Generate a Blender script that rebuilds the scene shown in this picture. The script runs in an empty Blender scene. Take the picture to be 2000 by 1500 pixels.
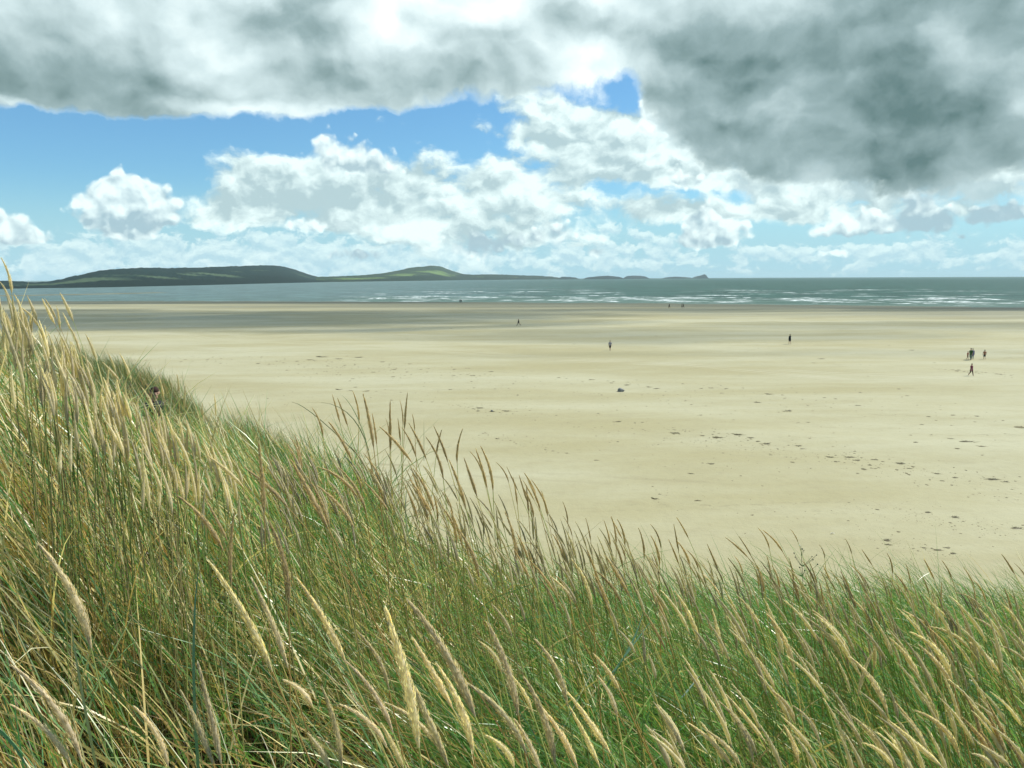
import bpy, bmesh, math, random
import numpy as np
from mathutils import Vector, Matrix, Euler

random.seed(7)
rng = np.random.default_rng(7)
S = bpy.context.scene
COL = S.collection
R = math.radians

# ------------------------------------------------------------------ camera
EYE = 12.0                      # metres above the flat beach
F = 1557.0                      # focal length in pixels of a 2000 px wide picture
PITCH = R(-7.55)
ROLL = R(0.24)
cam_d = bpy.data.cameras.new('camera')
cam_d.sensor_width = 36
cam_d.lens = 36 * F / 2000
cam_d.clip_start = 0.05
cam_d.clip_end = 90000
cam = bpy.data.objects.new('camera', cam_d)
COL.objects.link(cam)
cam.location = (0, 0, EYE)
CAM_R = (Euler((R(90) + PITCH, 0, 0)).to_matrix() @ Matrix.Rotation(-ROLL, 3, 'Z'))
cam.rotation_euler = CAM_R.to_euler()
S.camera = cam


def ray(px, py):
    """direction (y component 1) of a measured picture point"""
    d = CAM_R @ Vector(((px - 1000) / F, (750 - py) / F, -1))
    return d / d.y


def at(px, py, y):
    d = ray(px, py)
    return Vector((d.x * y, y, EYE + d.z * y))


def ang(px, py):
    d = ray(px, py).normalized()
    return math.atan2(d.x, d.y), math.asin(d.z)


# ------------------------------------------------------------------ light
SUN_AZ, SUN_EL = R(68), R(50)      # ahead of the camera and to the right
sd = Vector((math.sin(SUN_AZ) * math.cos(SUN_EL), math.cos(SUN_AZ) * math.cos(SUN_EL), math.sin(SUN_EL)))
sun_d = bpy.data.lights.new('sun', 'SUN')
sun_d.energy = 5.0
sun_d.angle = R(0.53)
sun_d.color = (1.0, 0.965, 0.86)
sun = bpy.data.objects.new('sun', sun_d)
COL.objects.link(sun)
sun.rotation_euler = sd.to_track_quat('Z', 'Y').to_euler()

S.view_settings.view_transform = 'Standard'
S.view_settings.look = 'None'
S.view_settings.gamma = 1
S.view_settings.exposure = 0.1
S.cycles.use_denoising = True
S.cycles.max_bounces = 7
S.cycles.diffuse_bounces = 3
S.cycles.glossy_bounces = 2
S.cycles.transmission_bounces = 3
S.cycles.transparent_max_bounces = 12
S.cycles.volume_bounces = 1
S.cycles.sample_clamp_indirect = 6
S.cycles.use_adaptive_sampling = True
S.cycles.adaptive_threshold = 0.02


class NT:
    """small helper to write node trees"""
    def __init__(s, tree):
        s.t = tree
        s.t.nodes.clear()

    def n(s, typ, ins=None, **kw):
        o = s.t.nodes.new(typ)
        for k, v in kw.items():
            setattr(o, k, v)
        for k, v in (ins or {}).items():
            s.put(o.inputs[k], v)
        return o

    def put(s, sock, v):
        if isinstance(v, bpy.types.Node):
            v = v.outputs[0]
        if isinstance(v, bpy.types.NodeSocket):
            s.t.links.new(v, sock)
        else:
            sock.default_value = v

    def m(s, op, a, b=0.0, c=0.0, clamp=False):
        o = s.n('ShaderNodeMath', operation=op, use_clamp=clamp)
        s.put(o.inputs[0], a)
        if op not in ('SINE', 'ARCSINE', 'ABSOLUTE', 'SQRT', 'COSINE'):
            s.put(o.inputs[1], b)
        if op in ('MULTIPLY_ADD', 'SMOOTH_MIN', 'SMOOTH_MAX', 'WRAP'):
            s.put(o.inputs[2], c)
        return o.outputs[0]

    def vm(s, op, a, b=(0, 0, 0), c=None):
        o = s.n('ShaderNodeVectorMath', operation=op)
        s.put(o.inputs[0], a)
        if op == 'SCALE':
            s.put(o.inputs['Scale'], b)
        else:
            s.put(o.inputs[1], b)
        if c is not None:
            s.put(o.inputs[2], c)
        return o.outputs['Value'] if op in ('LENGTH', 'DOT_PRODUCT', 'DISTANCE') else o.outputs[0]

    def step(s, v, a, b, lo=0.0, hi=1.0, kind='SMOOTHSTEP'):
        o = s.n('ShaderNodeMapRange', interpolation_type=kind)
        for i, x in enumerate((v, a, b, lo, hi)):
            s.put(o.inputs[i], x)
        return o.outputs[0]

    def noise(s, v, scale, detail=4, rough=0.55, dist=0.0, out=0, dim='3D'):
        o = s.n('ShaderNodeTexNoise', noise_dimensions=dim)
        s.put(o.inputs['Vector'], v)
        o.inputs['Scale'].default_value = scale
        o.inputs['Detail'].default_value = detail
        o.inputs['Roughness'].default_value = rough
        o.inputs['Distortion'].default_value = dist
        return o.outputs[out]

    def mix(s, f, a, b, blend='MIX'):
        o = s.n('ShaderNodeMix', data_type='RGBA', blend_type=blend)
        s.put(o.inputs[0], f)
        for i, x in ((6, a), (7, b)):
            s.put(o.inputs[i], tuple(x) + (1,) if isinstance(x, (tuple, list)) and len(x) == 3 else x)
        return o.outputs[2]

    def mapping(s, v, loc=(0, 0, 0), rot=(0, 0, 0), scale=(1, 1, 1), kind='POINT'):
        o = s.n('ShaderNodeMapping', vector_type=kind)
        s.put(o.inputs[0], v)
        o.inputs[1].default_value = loc
        o.inputs[2].default_value = rot
        o.inputs[3].default_value = scale
        return o.outputs[0]


# ------------------------------------------------------------------ sky
world = bpy.data.worlds.new('World')
S.world = world
world.use_nodes = True
world.cycles.sampling_method = 'MANUAL'
world.cycles.sample_map_resolution = 512
K = NT(world.node_tree)
geo = K.n('ShaderNodeTexCoord').outputs['Generated']
sep = K.n('ShaderNodeSeparateXYZ', {0: geo})
az = K.m('ARCTAN2', sep.outputs[0], sep.outputs[1])
el = K.m('ARCSINE', sep.outputs[2])
P = K.n('ShaderNodeCombineXYZ', {0: az, 1: el}).outputs[0]


def blobs(vec, lst):
    """soft mounds at chosen bearings and heights of the sky, summed"""
    acc = None
    for (px, py, rx, ry, rot, w) in lst:
        a, e = ang(px, py)
        mp = K.mapping(vec, (a, e, 0), (0, 0, -R(rot)), (rx / F, ry / F, 1), 'TEXTURE')
        g = K.n('ShaderNodeTexGradient', {0: mp}, gradient_type='SPHERICAL').outputs['Fac']
        acc = K.m('MULTIPLY_ADD', g, w, acc if acc is not None else 0.0)
    return acc


def centred(f, amp, off=0.5):
    return K.m('MULTIPLY', K.m('SUBTRACT', f, off), amp)


# domain warps
w1 = K.noise(K.mapping(P, scale=(1, 1.3, 1)), 7, 3, 0.45, out=1)
warp = K.vm('SCALE', K.vm('SUBTRACT', w1, (0.5, 0.5, 0.5)), 0.085)
w2 = K.noise(P, 34, 4, 0.6, out=1)
warp2 = K.vm('SCALE', K.vm('SUBTRACT', w2, (0.5, 0.5, 0.5)), 0.018)
PW = K.vm('ADD', P, K.vm('ADD', warp, warp2))        # strongly warped
PS = K.vm('ADD', P, K.vm('ADD', K.vm('SCALE', warp, 0.35), warp2))   # gently warped

nish = K.n('ShaderNodeTexSky', sky_type='NISHITA', sun_disc=False, sun_elevation=SUN_EL, sun_rotation=SUN_AZ,
           air_density=1.0, dust_density=0.6, ozone_density=1.4, altitude=10)
blue = K.mix(1.0, nish.outputs[0], (0.66, 1.08, 1.30), 'MULTIPLY')
# pale air towards the horizon
hz = K.step(el, 0.0, 0.135, 1.0, 0.0, 'SMOOTHERSTEP')
SKY = K.mix(K.m('MULTIPLY', hz, 0.90), blue, (4.0, 6.75, 7.9))

UP = (0.0, 0.012, 0.0)


def over(base, a, c):
    return K.mix(a, base, c)


# ---- layer 1: small hazy heaps low over the horizon
c1 = K.mapping(PS, scale=(1, 1.6, 1))
n1 = K.noise(c1, 30, 7, 0.6)
n1b = K.noise(K.vm('ADD', c1, (0, 0.010, 0)), 30, 5, 0.6)
band = blobs(P, [(0, 505, 900, 62, 0, .50), (700, 490, 700, 90, 0, .62), (1500, 505, 1300, 40, 0, .42),
                 (1250, 470, 300, 60, 0, .32), (1830, 500, 330, 50, 0, .36), (420, 505, 420, 40, 0, .35)])
d1 = K.m('ADD', band, centred(n1, 3.2))
a1 = K.m('MULTIPLY', K.step(d1, 0.26, 0.58), K.step(band, 0.03, 0.20))
s1 = K.m('ADD', K.m('MULTIPLY', K.m('SUBTRACT', n1, n1b), 4.2), 0.45, clamp=True)
col1 = K.mix(s1, (5.0, 7.2, 8.0), (8.2, 9.9, 9.8))
SKY = over(SKY, K.m('MULTIPLY', a1, 0.72), col1)

# ---- layer 2: broken bright cloud in the middle height
def billow(vec, sc, det=2.4, rg=0.5):
    v = K.n('ShaderNodeTexVoronoi', {0: vec}, feature='SMOOTH_F1', voronoi_dimensions='2D', normalize=False)
    v.inputs['Scale'].default_value = sc
    v.inputs['Detail'].default_value = det
    v.inputs['Roughness'].default_value = rg
    v.inputs['Lacunarity'].default_value = 2.1
    v.inputs['Smoothness'].default_value = 1.0
    return v.outputs['Distance']


c2 = K.mapping(PS, scale=(1, 1.45, 1))
O2 = K.vm('ADD', c2, (0.006, 0.016, 0))
n2 = K.m('SUBTRACT', K.noise(c2, 10, 7, 0.55), K.m('MULTIPLY', billow(c2, 17, 2.6, 0.55), 0.30))
n2b = K.m('SUBTRACT', K.noise(O2, 10, 5, 0.55), K.m('MULTIPLY', billow(O2, 17, 1.4, 0.55), 0.30))
n2f = K.noise(K.mapping(PS, scale=(1, 1.7, 1)), 46, 6, 0.6)
cov2 = blobs(PS, [
    (640, 345, 400, 120, 0, 1.15), (900, 395, 480, 110, 0, 1.2), (1120, 330, 330, 130, 0, 1.25),
    (450, 350, 190, 90, 0, .85), (420, 425, 220, 50, 0, .75), (660, 440, 330, 70, 0, .8),
    (1000, 470, 330, 70, 0, 1.0), (1350, 340, 260, 110, 0, 1.0), (1600, 375, 330, 65, 0, 1.1),
    (1700, 300, 500, 130, 0, 1.0), (1930, 350, 260, 140, 0, 1.1), (1120, 250, 260, 80, 20, 1.0),
    (950, 250, 200, 30, 12, .7), (1270, 230, 90, 130, 0, 1.2), (1060, 190, 320, 60, 20, .9),
    (1500, 425, 420, 28, 0, .8), (20, 328, 70, 26, 0, .9),
    (90, 260, 80, 34, 5, .7), (165, 303, 95, 12, -6, .9), (110, 411, 42, 16, -12, .8),
    (1230, 520, 900, 34, 0, .35), (1340, 410, 260, 30, 0, .7)])
hole2 = blobs(PS, [(560, 275, 130, 40, -6, .9), (150, 330, 200, 90, 0, .8), (760, 300, 90, 30, 10, .6), (1010, 340, 60, 24, -25, .35),
                   (1350, 385, 110, 30, 0, .9), (1270, 300, 50, 40, 60, .5), (1230, 180, 60, 60, 0, 1.2),
                   (1600, 455, 250, 28, 0, .6), (1260, 375, 260, 22, 4, .8), (560, 470, 400, 20, 2, .35),
                   (300, 480, 260, 60, 0, .5), (330, 300, 120, 60, 30, .6), (60, 390, 180, 50, 0, .8), (1150, 430, 130, 30, 0, .5)])
back = K.m('MULTIPLY', K.step(K.m('ABSOLUTE', az), 0.72, 1.1), K.step(el, 0.0, 0.12))   # broken cloud round the rest of the sky
cov2 = K.m('MULTIPLY_ADD', back, 0.75, cov2)
d2 = K.m('ADD', K.m('SUBTRACT', cov2, hole2), K.m('ADD', centred(n2, 2.6, 0.425), centred(n2f, 1.0)))
a2 = K.m('MULTIPLY', K.step(d2, 0.27, 1.02), K.step(K.m('SUBTRACT', cov2, hole2), -0.12, 0.16))
rel2 = K.m('MULTIPLY', K.m('SUBTRACT', n2, n2b), 4.8)
drk2 = blobs(PS, [(640, 370, 90, 34, 0, .8), (760, 350, 110, 50, 0, .3), (1080, 270, 60, 34, 0, .9),
                  (1110, 345, 90, 30, 0, .6), (960, 465, 110, 50, 0, 1.2), (1340, 350, 60, 16, 0, .8),
                  (700, 490, 130, 30, 0, .9), (660, 395, 260, 60, 0, .4), (1700, 350, 330, 40, 0, .5),
                  (450, 370, 140, 60, 0, .4), (600, 430, 130, 34, 0, .5), (90, 260, 90, 40, 0, .9), (1900, 390, 260, 60, 0, .7)])
s2 = K.m('ADD', K.m('SUBTRACT', rel2, K.m('MULTIPLY', drk2, 0.75)), K.m('ADD', 0.72, centred(n2f, 0.9)), clamp=True)
col2 = K.mix(s2, (4.6, 6.2, 6.5), (8.9, 10.6, 10.4))
SKY = over(SKY, K.m('MULTIPLY', a2, 0.97), col2)

# ---- layer 3: heaped cumulus with crisp cauliflower tops and flat grey bases
c3 = K.vm('ADD', P, K.vm('SCALE', warp2, 0.6))
b3 = billow(c3, 50, 1.7, 0.42)
b3b = billow(K.vm('ADD', c3, (0.003, 0.008, 0)), 50, 1.7, 0.42)
heaps = [(255, 432, 125, 24, 0, .9), (1385, 470, 110, 18, 0, .7), (250, 405, 118, 62, 0, 1.25), (245, 370, 44, 62, 0, 1.1), (300, 395, 62, 46, 0, .8), (205, 385, 52, 36, 0, .7),
         (15, 450, 52, 42, 0, 1.3), (65, 463, 52, 20, 0, .9), (0, 428, 26, 30, 0, .8),
         (245, 462, 70, 16, 0, .9), (1380, 455, 92, 44, 0, 1.1), (1372, 420, 42, 44, 0, .9), (1440, 440, 60, 30, 0, .7),
         (1335, 348, 62, 34, 0, .9), (1805, 430, 110, 40, 0, 1.2), (1795, 385, 40, 60, 0, 1.0), (1650, 448, 110, 26, 0, 1.1), (1700, 420, 60, 30, 0, .7),
         (1965, 416, 62, 28, 0, 1.3), (1880, 463, 24, 16, 0, .9), (1625, 494, 44, 14, 0, 1.0), (655, 300, 70, 58, 0, 1.25), (740, 320, 70, 52, 0, 1.0),
         (1272, 215, 46, 66, 0, 1.1), (600, 440, 90, 26, 0, .8), (700, 500, 90, 22, 0, .9), (690, 450, 30, 20, 0, .8),
         (1720, 330, 100, 40, 0, .5), (940, 480, 120, 48, 0, 1.0), (1080, 455, 90, 44, 0, .9), (1160, 492, 36, 18, 0, .9)]
cov3 = blobs(K.vm('ADD', P, K.vm('SCALE', warp2, 0.5)), heaps)
d3 = K.m('SUBTRACT', cov3, K.m('MULTIPLY', b3, 0.85))
a3 = K.m('MULTIPLY', K.step(d3, -0.10, 0.30), K.step(cov3, 0.02, 0.22))
base3 = blobs(P, [(250, 436, 120, 30, 0, 1.0), (15, 470, 70, 16, 0, .5), (1380, 472, 100, 20, 0, .6), (1352, 425, 26, 36, 0, .8),
                  (1820, 440, 130, 40, 0, 1.0), (1780, 400, 40, 60, 0, .6), (1965, 420, 80, 36, 0, 1.1), (1650, 462, 110, 14, 0, .5), (1335, 360, 60, 14, 0, .7),
                  (245, 475, 80, 10, 0, .5), (1880, 463, 30, 20, 0, .8), (660, 330, 90, 40, 0, .5), (740, 345, 90, 50, 0, .5),
                  (960, 470, 120, 50, 0, 1.1), (700, 495, 110, 30, 0, .8), (1160, 494, 40, 16, 0, .6), (1080, 465, 80, 40, 0, .3)])
s3 = K.m('ADD', K.m('MULTIPLY', K.m('SUBTRACT', b3b, b3), 1.3), K.m('SUBTRACT', 0.80, K.m('MULTIPLY', base3, 1.3)), clamp=True)
col3 = K.mix(s3, (3.9, 5.5, 6.2), (9.5, 11.0, 10.8))
SKY = over(SKY, K.m('MULTIPLY', a3, 0.90), col3)

# ---- layer 4: the big near clouds along the top, dark beneath
c4 = K.mapping(K.vm('ADD', PS, K.vm('SCALE', warp, 0.25)), scale=(1, 1.4, 1))
O4 = K.vm('ADD', c4, (0.008, 0.022, 0))
n4 = K.m('SUBTRACT', K.noise(c4, 7.5, 7, 0.50), K.m('MULTIPLY_ADD', billow(c4, 13, 2.2, 0.55), 0.26, -0.10))
n4b = K.m('SUBTRACT', K.noise(O4, 7.5, 5, 0.50), K.m('MULTIPLY_ADD', billow(O4, 13, 1.2, 0.55), 0.26, -0.10))
n4f = K.noise(PS, 30, 7, 0.62)
cov4 = blobs(PS, [
    (150, 60, 520, 190, 0, 1.6), (220, 150, 330, 95, -12, .9), (600, 60, 520, 190, 0, 1.6), (900, 130, 420, 100, 0, 1.2),
    (1000, 30, 420, 130, 0, 1.4), (1650, 110, 520, 270, 0, 2.0), (1780, 235, 330, 150, 0, 1.3), (1430, 180, 220, 140, 0, 1.0),
    (1950, 100, 300, 260, 0, 1.2), (0, 170, 200, 60, 0, .9), (480, 180, 300, 60, 0, .9), (285, 212, 110, 50, 0, 1.0), (590, 200, 80, 50, 0, .7),
    (700, -500, 2400, 520, 0, 2.2)])
hole4 = blobs(PS, [(1228, 165, 56, 46, -40, 0.95), (1236, 262, 40, 70, 0, .6), (90, 240, 190, 40, 0, .9), (1975, 225, 40, 30, 0, .7), (180, 285, 420, 80, -4, 1.5), (820, 240, 420, 34, -2, 1.0)])
d4 = K.m('ADD', K.m('SUBTRACT', cov4, hole4), K.m('ADD', centred(n4, 2.0), centred(n4f, 1.1)))
a4 = K.m('MULTIPLY', K.step(d4, 0.08, 0.90), K.step(K.m('SUBTRACT', cov4, hole4), -0.25, 0.12))
drk4 = blobs(PS, [
    (1730, 180, 430, 230, 0, 1.25), (1800, 285, 260, 110, 0, 1.3), (1430, 180, 200, 150, 0, .8), (1560, 40, 420, 170, 0, .55),
    (1950, 60, 260, 200, 0, .4), (110, 145, 330, 90, -8, 1.0), (270, 205, 170, 70, -6, .85), (0, 150, 190, 90, 0, .3), (560, 190, 200, 60, 0, .5), (150, 30, 330, 90, 0, .32), (480, 60, 160, 60, 20, .2), (820, 90, 220, 60, 0, .12),
    (640, 120, 240, 80, 0, .45), (930, 165, 260, 66, -6, .75), (1020, 70, 130, 60, 0, .3), (1180, 60, 100, 50, 20, .25), (640, 20, 110, 70, 0, .9), (880, 60, 110, 40, 20, .5), (480, 40, 120, 50, -10, .4), (1090, 25, 80, 60, 10, .5),
    (700, -420, 1800, 260, 0, .5)])
lit4 = blobs(PS, [(385, 90, 95, 85, 10, .85), (700, 40, 80, 90, 0, .5), (760, 40, 180, 80, 0, .4), (960, 20, 150, 60, 0, .4), (1120, 150, 150, 90, 30, .7),
                  (1870, 60, 90, 60, 40, .55), (1985, 215, 50, 70, 0, .9), (1500, 205, 90, 40, 10, .35), (480, 215, 230, 20, 0, .5),
                  (60, 208, 160, 12, 6, .6), (1650, 75, 110, 40, 0, .2)])
rel4 = K.m('MULTIPLY', K.m('SUBTRACT', n4, n4b), 2.2)
thin = K.step(d4, 0.20, 0.60, 1.0, 0.0)
dk4 = K.m('DIVIDE', drk4, K.m('ADD', drk4, 0.62))
k4 = K.m('SUBTRACT', K.m('MULTIPLY_ADD', dk4, 1.02, 0.17), K.m('ADD', K.m('MULTIPLY', lit4, 0.46), K.m('MULTIPLY', thin, 0.30)))
k4 = K.m('ADD', k4, K.m('ADD', centred(n4, 0.9), K.m('ADD', K.m('MULTIPLY', rel4, -0.58), centred(n4f, -0.24))))
ramp = K.n('ShaderNodeValToRGB', {0: k4})
cr = ramp.color_ramp
cr.interpolation = 'LINEAR'
stops = [(0.0, (10.0, 11.3, 11.2)), (0.34, (6.6, 8.1, 8.3)), (0.68, (3.25, 4.5, 4.65)), (1.0, (1.2, 2.1, 2.12))]
while len(cr.elements) < 4:
    cr.elements.new(0.5)
for e, (p, c) in zip(cr.elements, stops):
    e.position = p
    e.color = tuple(x / 12 for x in c) + (1,)
col4 = K.vm('SCALE', ramp.outputs[0], 12)
SKY = over(SKY, a4, col4)

bg = K.n('ShaderNodeBackground', {'Color': SKY, 'Strength': 0.1})
K.n('ShaderNodeOutputWorld', {0: bg})


# ------------------------------------------------------------------ helpers
def tag(o, label=None, cat=None, group=None, kind=None):
    for k, v in (('label', label), ('category', cat), ('group', group), ('kind', kind)):
        if v:
            o[k] = v
    return o


def mesh_obj(name, verts, faces, mat=None, parent=None, smooth=False, colors=None):
    """verts Nx3, faces MxK (or a list of them) -> one linked mesh object"""
    me = bpy.data.meshes.new(name)
    verts = np.asarray(verts, dtype=np.float32)
    if isinstance(faces, np.ndarray):
        me.vertices.add(len(verts))
        me.vertices.foreach_set('co', verts.ravel())
        k = faces.shape[1]
        me.loops.add(faces.size)
        me.loops.foreach_set('vertex_index', faces.astype(np.int32).ravel())
        me.polygons.add(len(faces))
        me.polygons.foreach_set('loop_start', np.arange(0, faces.size, k, dtype=np.int32))
        me.update(calc_edges=True)
    else:
        me.from_pydata([tuple(map(float, v)) for v in verts], [], faces)
    if smooth:
        me.shade_smooth()
    if colors is not None:
        ca = me.color_attributes.new('tint', 'FLOAT_COLOR', 'POINT')
        c = np.ones((len(verts), 4), dtype=np.float32)
        c[:, :3] = colors
        ca.data.foreach_set('color', c.ravel())
    if mat:
        me.materials.append(mat)
    o = bpy.data.objects.new(name, me)
    COL.objects.link(o)
    if parent is not None:
        o.parent = parent
    return o


def empty(name, loc=(0, 0, 0), rz=0.0):
    o = bpy.data.objects.new(name, None)
    COL.objects.link(o)
    o.location = loc
    o.rotation_euler = (0, 0, rz)
    o.empty_display_size = 0.1
    return o


def grid_faces(nu, nv):
    """indices of a (nu x nv) vertex grid, row major in v"""
    i = np.arange(nu - 1)
    j = np.arange(nv - 1)
    I, J = np.meshgrid(i, j, indexing='ij')
    a = (I * nv + J).ravel()
    return np.stack([a, a + nv, a + nv + 1, a + 1], 1)


def smooth01(t):
    t = np.clip(t, 0, 1)
    return t * t * (3 - 2 * t)


def _hash(ix, iy, seed):
    h = (ix * 374761393 + iy * 668265263 + seed * 1274126177) & 0xffffffff
    h = ((h ^ (h >> 13)) * 1274126177) & 0xffffffff
    return ((h ^ (h >> 16)) & 0xffff) / 65535.0


def vnoise(x, y, seed=0):
    x = np.asarray(x, float)
    y = np.asarray(y, float)
    ix = np.floor(x).astype(np.int64)
    iy = np.floor(y).astype(np.int64)
    fx = smooth01(x - ix)
    fy = smooth01(y - iy)
    a = _hash(ix, iy, seed)
    b = _hash(ix + 1, iy, seed)
    c = _hash(ix, iy + 1, seed)
    d = _hash(ix + 1, iy + 1, seed)
    return (a * (1 - fx) + b * fx) * (1 - fy) + (c * (1 - fx) + d * fx) * fy


def fbm(x, y, oct=4, seed=0):
    s = 0.0
    a = 0.5
    for k in range(oct):
        s = s + a * (vnoise(np.asarray(x) * 2 ** k, np.asarray(y) * 2 ** k, seed + k * 17) - 0.5)
        a *= 0.5
    return s * 2          # about -1 .. 1


def new_mat(name):
    m = bpy.data.materials.new(name)
    m.use_nodes = True
    return m, NT(m.node_tree)


# ------------------------------------------------------------------ sand
def sand_material():
    m, k = new_mat('sand')
    pos = k.n('ShaderNodeNewGeometry').outputs['Position']
    sx = k.n('ShaderNodeSeparateXYZ', {0: pos})
    X, Y, Z = sx.outputs
    # distance to the waterline: wet sand lies in front of it
    at_ = k.n('ShaderNodeAttribute', attribute_name='tint', attribute_type='GEOMETRY')
    dist = k.m('MULTIPLY', k.n('ShaderNodeSeparateColor', {0: at_.outputs['Color']}).outputs[0], 400)
    long_ = k.mapping(pos, rot=(0, 0, R(-4)), scale=(0.25, 1, 1))
    nb = k.noise(long_, 0.022, 5, 0.6)
    nb2 = k.noise(long_, 0.09, 4, 0.6)
    wet = k.step(k.m('ADD', dist, k.m('ADD', k.m('MULTIPLY', k.m('SUBTRACT', nb, 0.5), -230), k.m('MULTIPLY', k.m('SUBTRACT', nb2, 0.5), -60))), 20, 190, 1, 0)
    # soft tonal drift of the dry sand
    d1 = k.noise(k.mapping(pos, rot=(0, 0, R(-10)), scale=(0.35, 1, 1)), 0.06, 5, 0.62)
    d2 = k.noise(pos, 1.3, 5, 0.7)
    d3 = k.noise(pos, 160, 2, 0.7)
    d4 = k.noise(k.mapping(pos, rot=(0, 0, R(-12)), scale=(0.5, 1, 1)), 0.42, 5, 0.7)
    dry = k.mix(k.step(d1, 0.34, 0.66), (0.352, 0.318, 0.176), (0.428, 0.406, 0.268))
    dry = k.mix(k.m('MULTIPLY', k.step(d2, 0.45, 0.75), 0.20), dry, (0.27, 0.23, 0.135))
    dry = k.mix(k.m('MULTIPLY', k.step(d3, 0.5, 0.7), 0.14), dry, (0.22, 0.19, 0.12))
    dry = k.mix(k.m('MULTIPLY', k.step(d4, 0.50, 0.70), 0.22), dry, (0.29, 0.255, 0.15))
    # trodden tracks and wind-swept litter lines running along the beach
    tr = k.noise(k.mapping(pos, rot=(0, 0, R(-13)), scale=(0.10, 1, 1)), 0.33, 4, 0.6)
    trf = k.noise(k.mapping(pos, rot=(0, 0, R(-13)), scale=(0.5, 1.4, 1)), 2.4, 4, 0.7)
    trk = k.m('MULTIPLY', k.step(tr, 0.60, 0.70), k.step(trf, 0.52, 0.64))
    dry = k.mix(k.m('MULTIPLY', trk, 0.42), dry, (0.19, 0.165, 0.10))
    # wheel tracks: pairs of pale pressed lines following the beach
    wob = k.m('MULTIPLY', k.m('SUBTRACT', k.noise(k.mapping(pos, scale=(1, 0.1, 1)), 0.02, 2, 0.5), 0.5), 26)
    for (pa, pb, lt) in (((480, 655), (1300, 716), 1), ((560, 668), (2000, 768), 1), ((900, 700), (1800, 740), 1), ((1100, 950), (2000, 1012), 0)):
        da, db = ray(*pa), ray(*pb)
        xa, ya, xb, yb = da.x * EYE / -da.z, EYE / -da.z, db.x * EYE / -db.z, EYE / -db.z
        mm = (yb - ya) / (xb - xa)
        q = k.m('ADD', k.m('SUBTRACT', Y, k.m('MULTIPLY_ADD', X, mm, ya - mm * xa)), wob if lt else k.m('MULTIPLY', wob, 0.25))
        for off in (0.0, 1.7):
            ln = k.step(k.m('ABSOLUTE', k.m('SUBTRACT', q, off)), 0.12, 0.40, 1, 0)
            ln = k.m('MULTIPLY', ln, k.step(nb2, 0.42, 0.55))
            dry = k.mix(k.m('MULTIPLY', ln, 0.5), dry, (0.47, 0.44, 0.31) if lt else (0.24, 0.21, 0.125))
    wetc = k.mix(k.step(nb2, 0.35, 0.65), (0.105, 0.11, 0.068), (0.165, 0.165, 0.105))
    col = k.mix(k.m('MULTIPLY', wet, 0.85), dry, wetc)
    edge = k.step(k.m('ADD', dist, k.m('MULTIPLY', k.m('SUBTRACT', nb2, 0.5), -30)), 14, 72, 1, 0)
    col = k.mix(k.m('MULTIPLY', edge, 0.92), col, (0.095, 0.100, 0.062))
    rough = k.m('SUBTRACT', 0.93, k.m('MULTIPLY', wet, 0.28))
    bs = k.n('ShaderNodeBsdfPrincipled', {'Base Color': col, 'Roughness': rough, 'Specular IOR Level': 0.25})
    # ripples and hummocks
    wv = k.n('ShaderNodeTexWave', {0: k.mapping(pos, rot=(0, 0, R(70)))}, wave_type='BANDS')
    wv.inputs['Scale'].default_value = 2.2
    wv.inputs['Distortion'].default_value = 6
    wv.inputs['Detail'].default_value = 2
    h = k.m('ADD', k.m('MULTIPLY', wv.outputs['Fac'], 0.012), k.m('ADD', k.m('MULTIPLY', d2, 0.10), k.m('MULTIPLY', trk, -0.05)))
    bp = k.n('ShaderNodeBump', {'Height': h, 'Strength': 0.55, 'Distance': 1.0})
    k.put(bs.inputs['Normal'], bp)
    k.n('ShaderNodeOutputMaterial', {0: bs})
    return m


WATER = -0.30
_sh = [(2300, 602), (2000, 600), (1650, 596), (1300, 592.3), (1100, 591), (900, 590), (700, 589), (500, 588), (300, 588), (100, 588)]
SHORE = []
for px_, py_ in _sh:
    d_ = ray(px_, py_)
    t_ = (EYE - WATER) / -d_.z
    SHORE.append((d_.x * t_, t_))
SHORE.sort()
SHORE = [(-900, SHORE[0][1] + 60)] + SHORE + [(900, SHORE[-1][1] - 60)]
SXs = np.array([p[0] for p in SHORE])
SYs = np.array([p[1] for p in SHORE])


def shore_y(x):
    return np.interp(x, SXs, SYs)


def beach_z(x, y):
    d = shore_y(x) - y                       # > 0 on land
    z = np.where(d > 70, 0.0, WATER * (1 - smooth01(d / 70)))
    z = np.where(d < 0, WATER + d * 0.012, z)
    z = np.maximum(z, -6)
    near = smooth01((420 - y) / 200) * smooth01((d - 40) / 60)
    return z + near * (0.55 * fbm(x / 34, y / 13, 3, 3) + 0.10 * fbm(x / 9, y / 5, 2, 9))


SAND = sand_material()
ys = np.unique(np.concatenate([np.linspace(-300, 0, 8), np.linspace(0, 160, 161), np.linspace(160, 620, 185), np.geomspace(620, 26000, 40)]))
xs = np.unique(np.concatenate([-np.geomspace(300, 26000, 26), np.linspace(-300, 300, 241), np.geomspace(300, 26000, 26)]))
XX, YY = np.meshgrid(xs, ys, indexing='ij')
ZZ = beach_z(XX, YY)
beach = mesh_obj('beach', np.stack([XX, YY, ZZ], -1).reshape(-1, 3), grid_faces(len(xs), len(ys)), SAND, smooth=True,
                 colors=np.stack([np.clip((shore_y(XX) - YY) / 400, 0, 1)] * 3, -1).reshape(-1, 3))
tag(beach, 'wide flat sandy beach, pale and dry in front and darker towards the sea', kind='structure')

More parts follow.
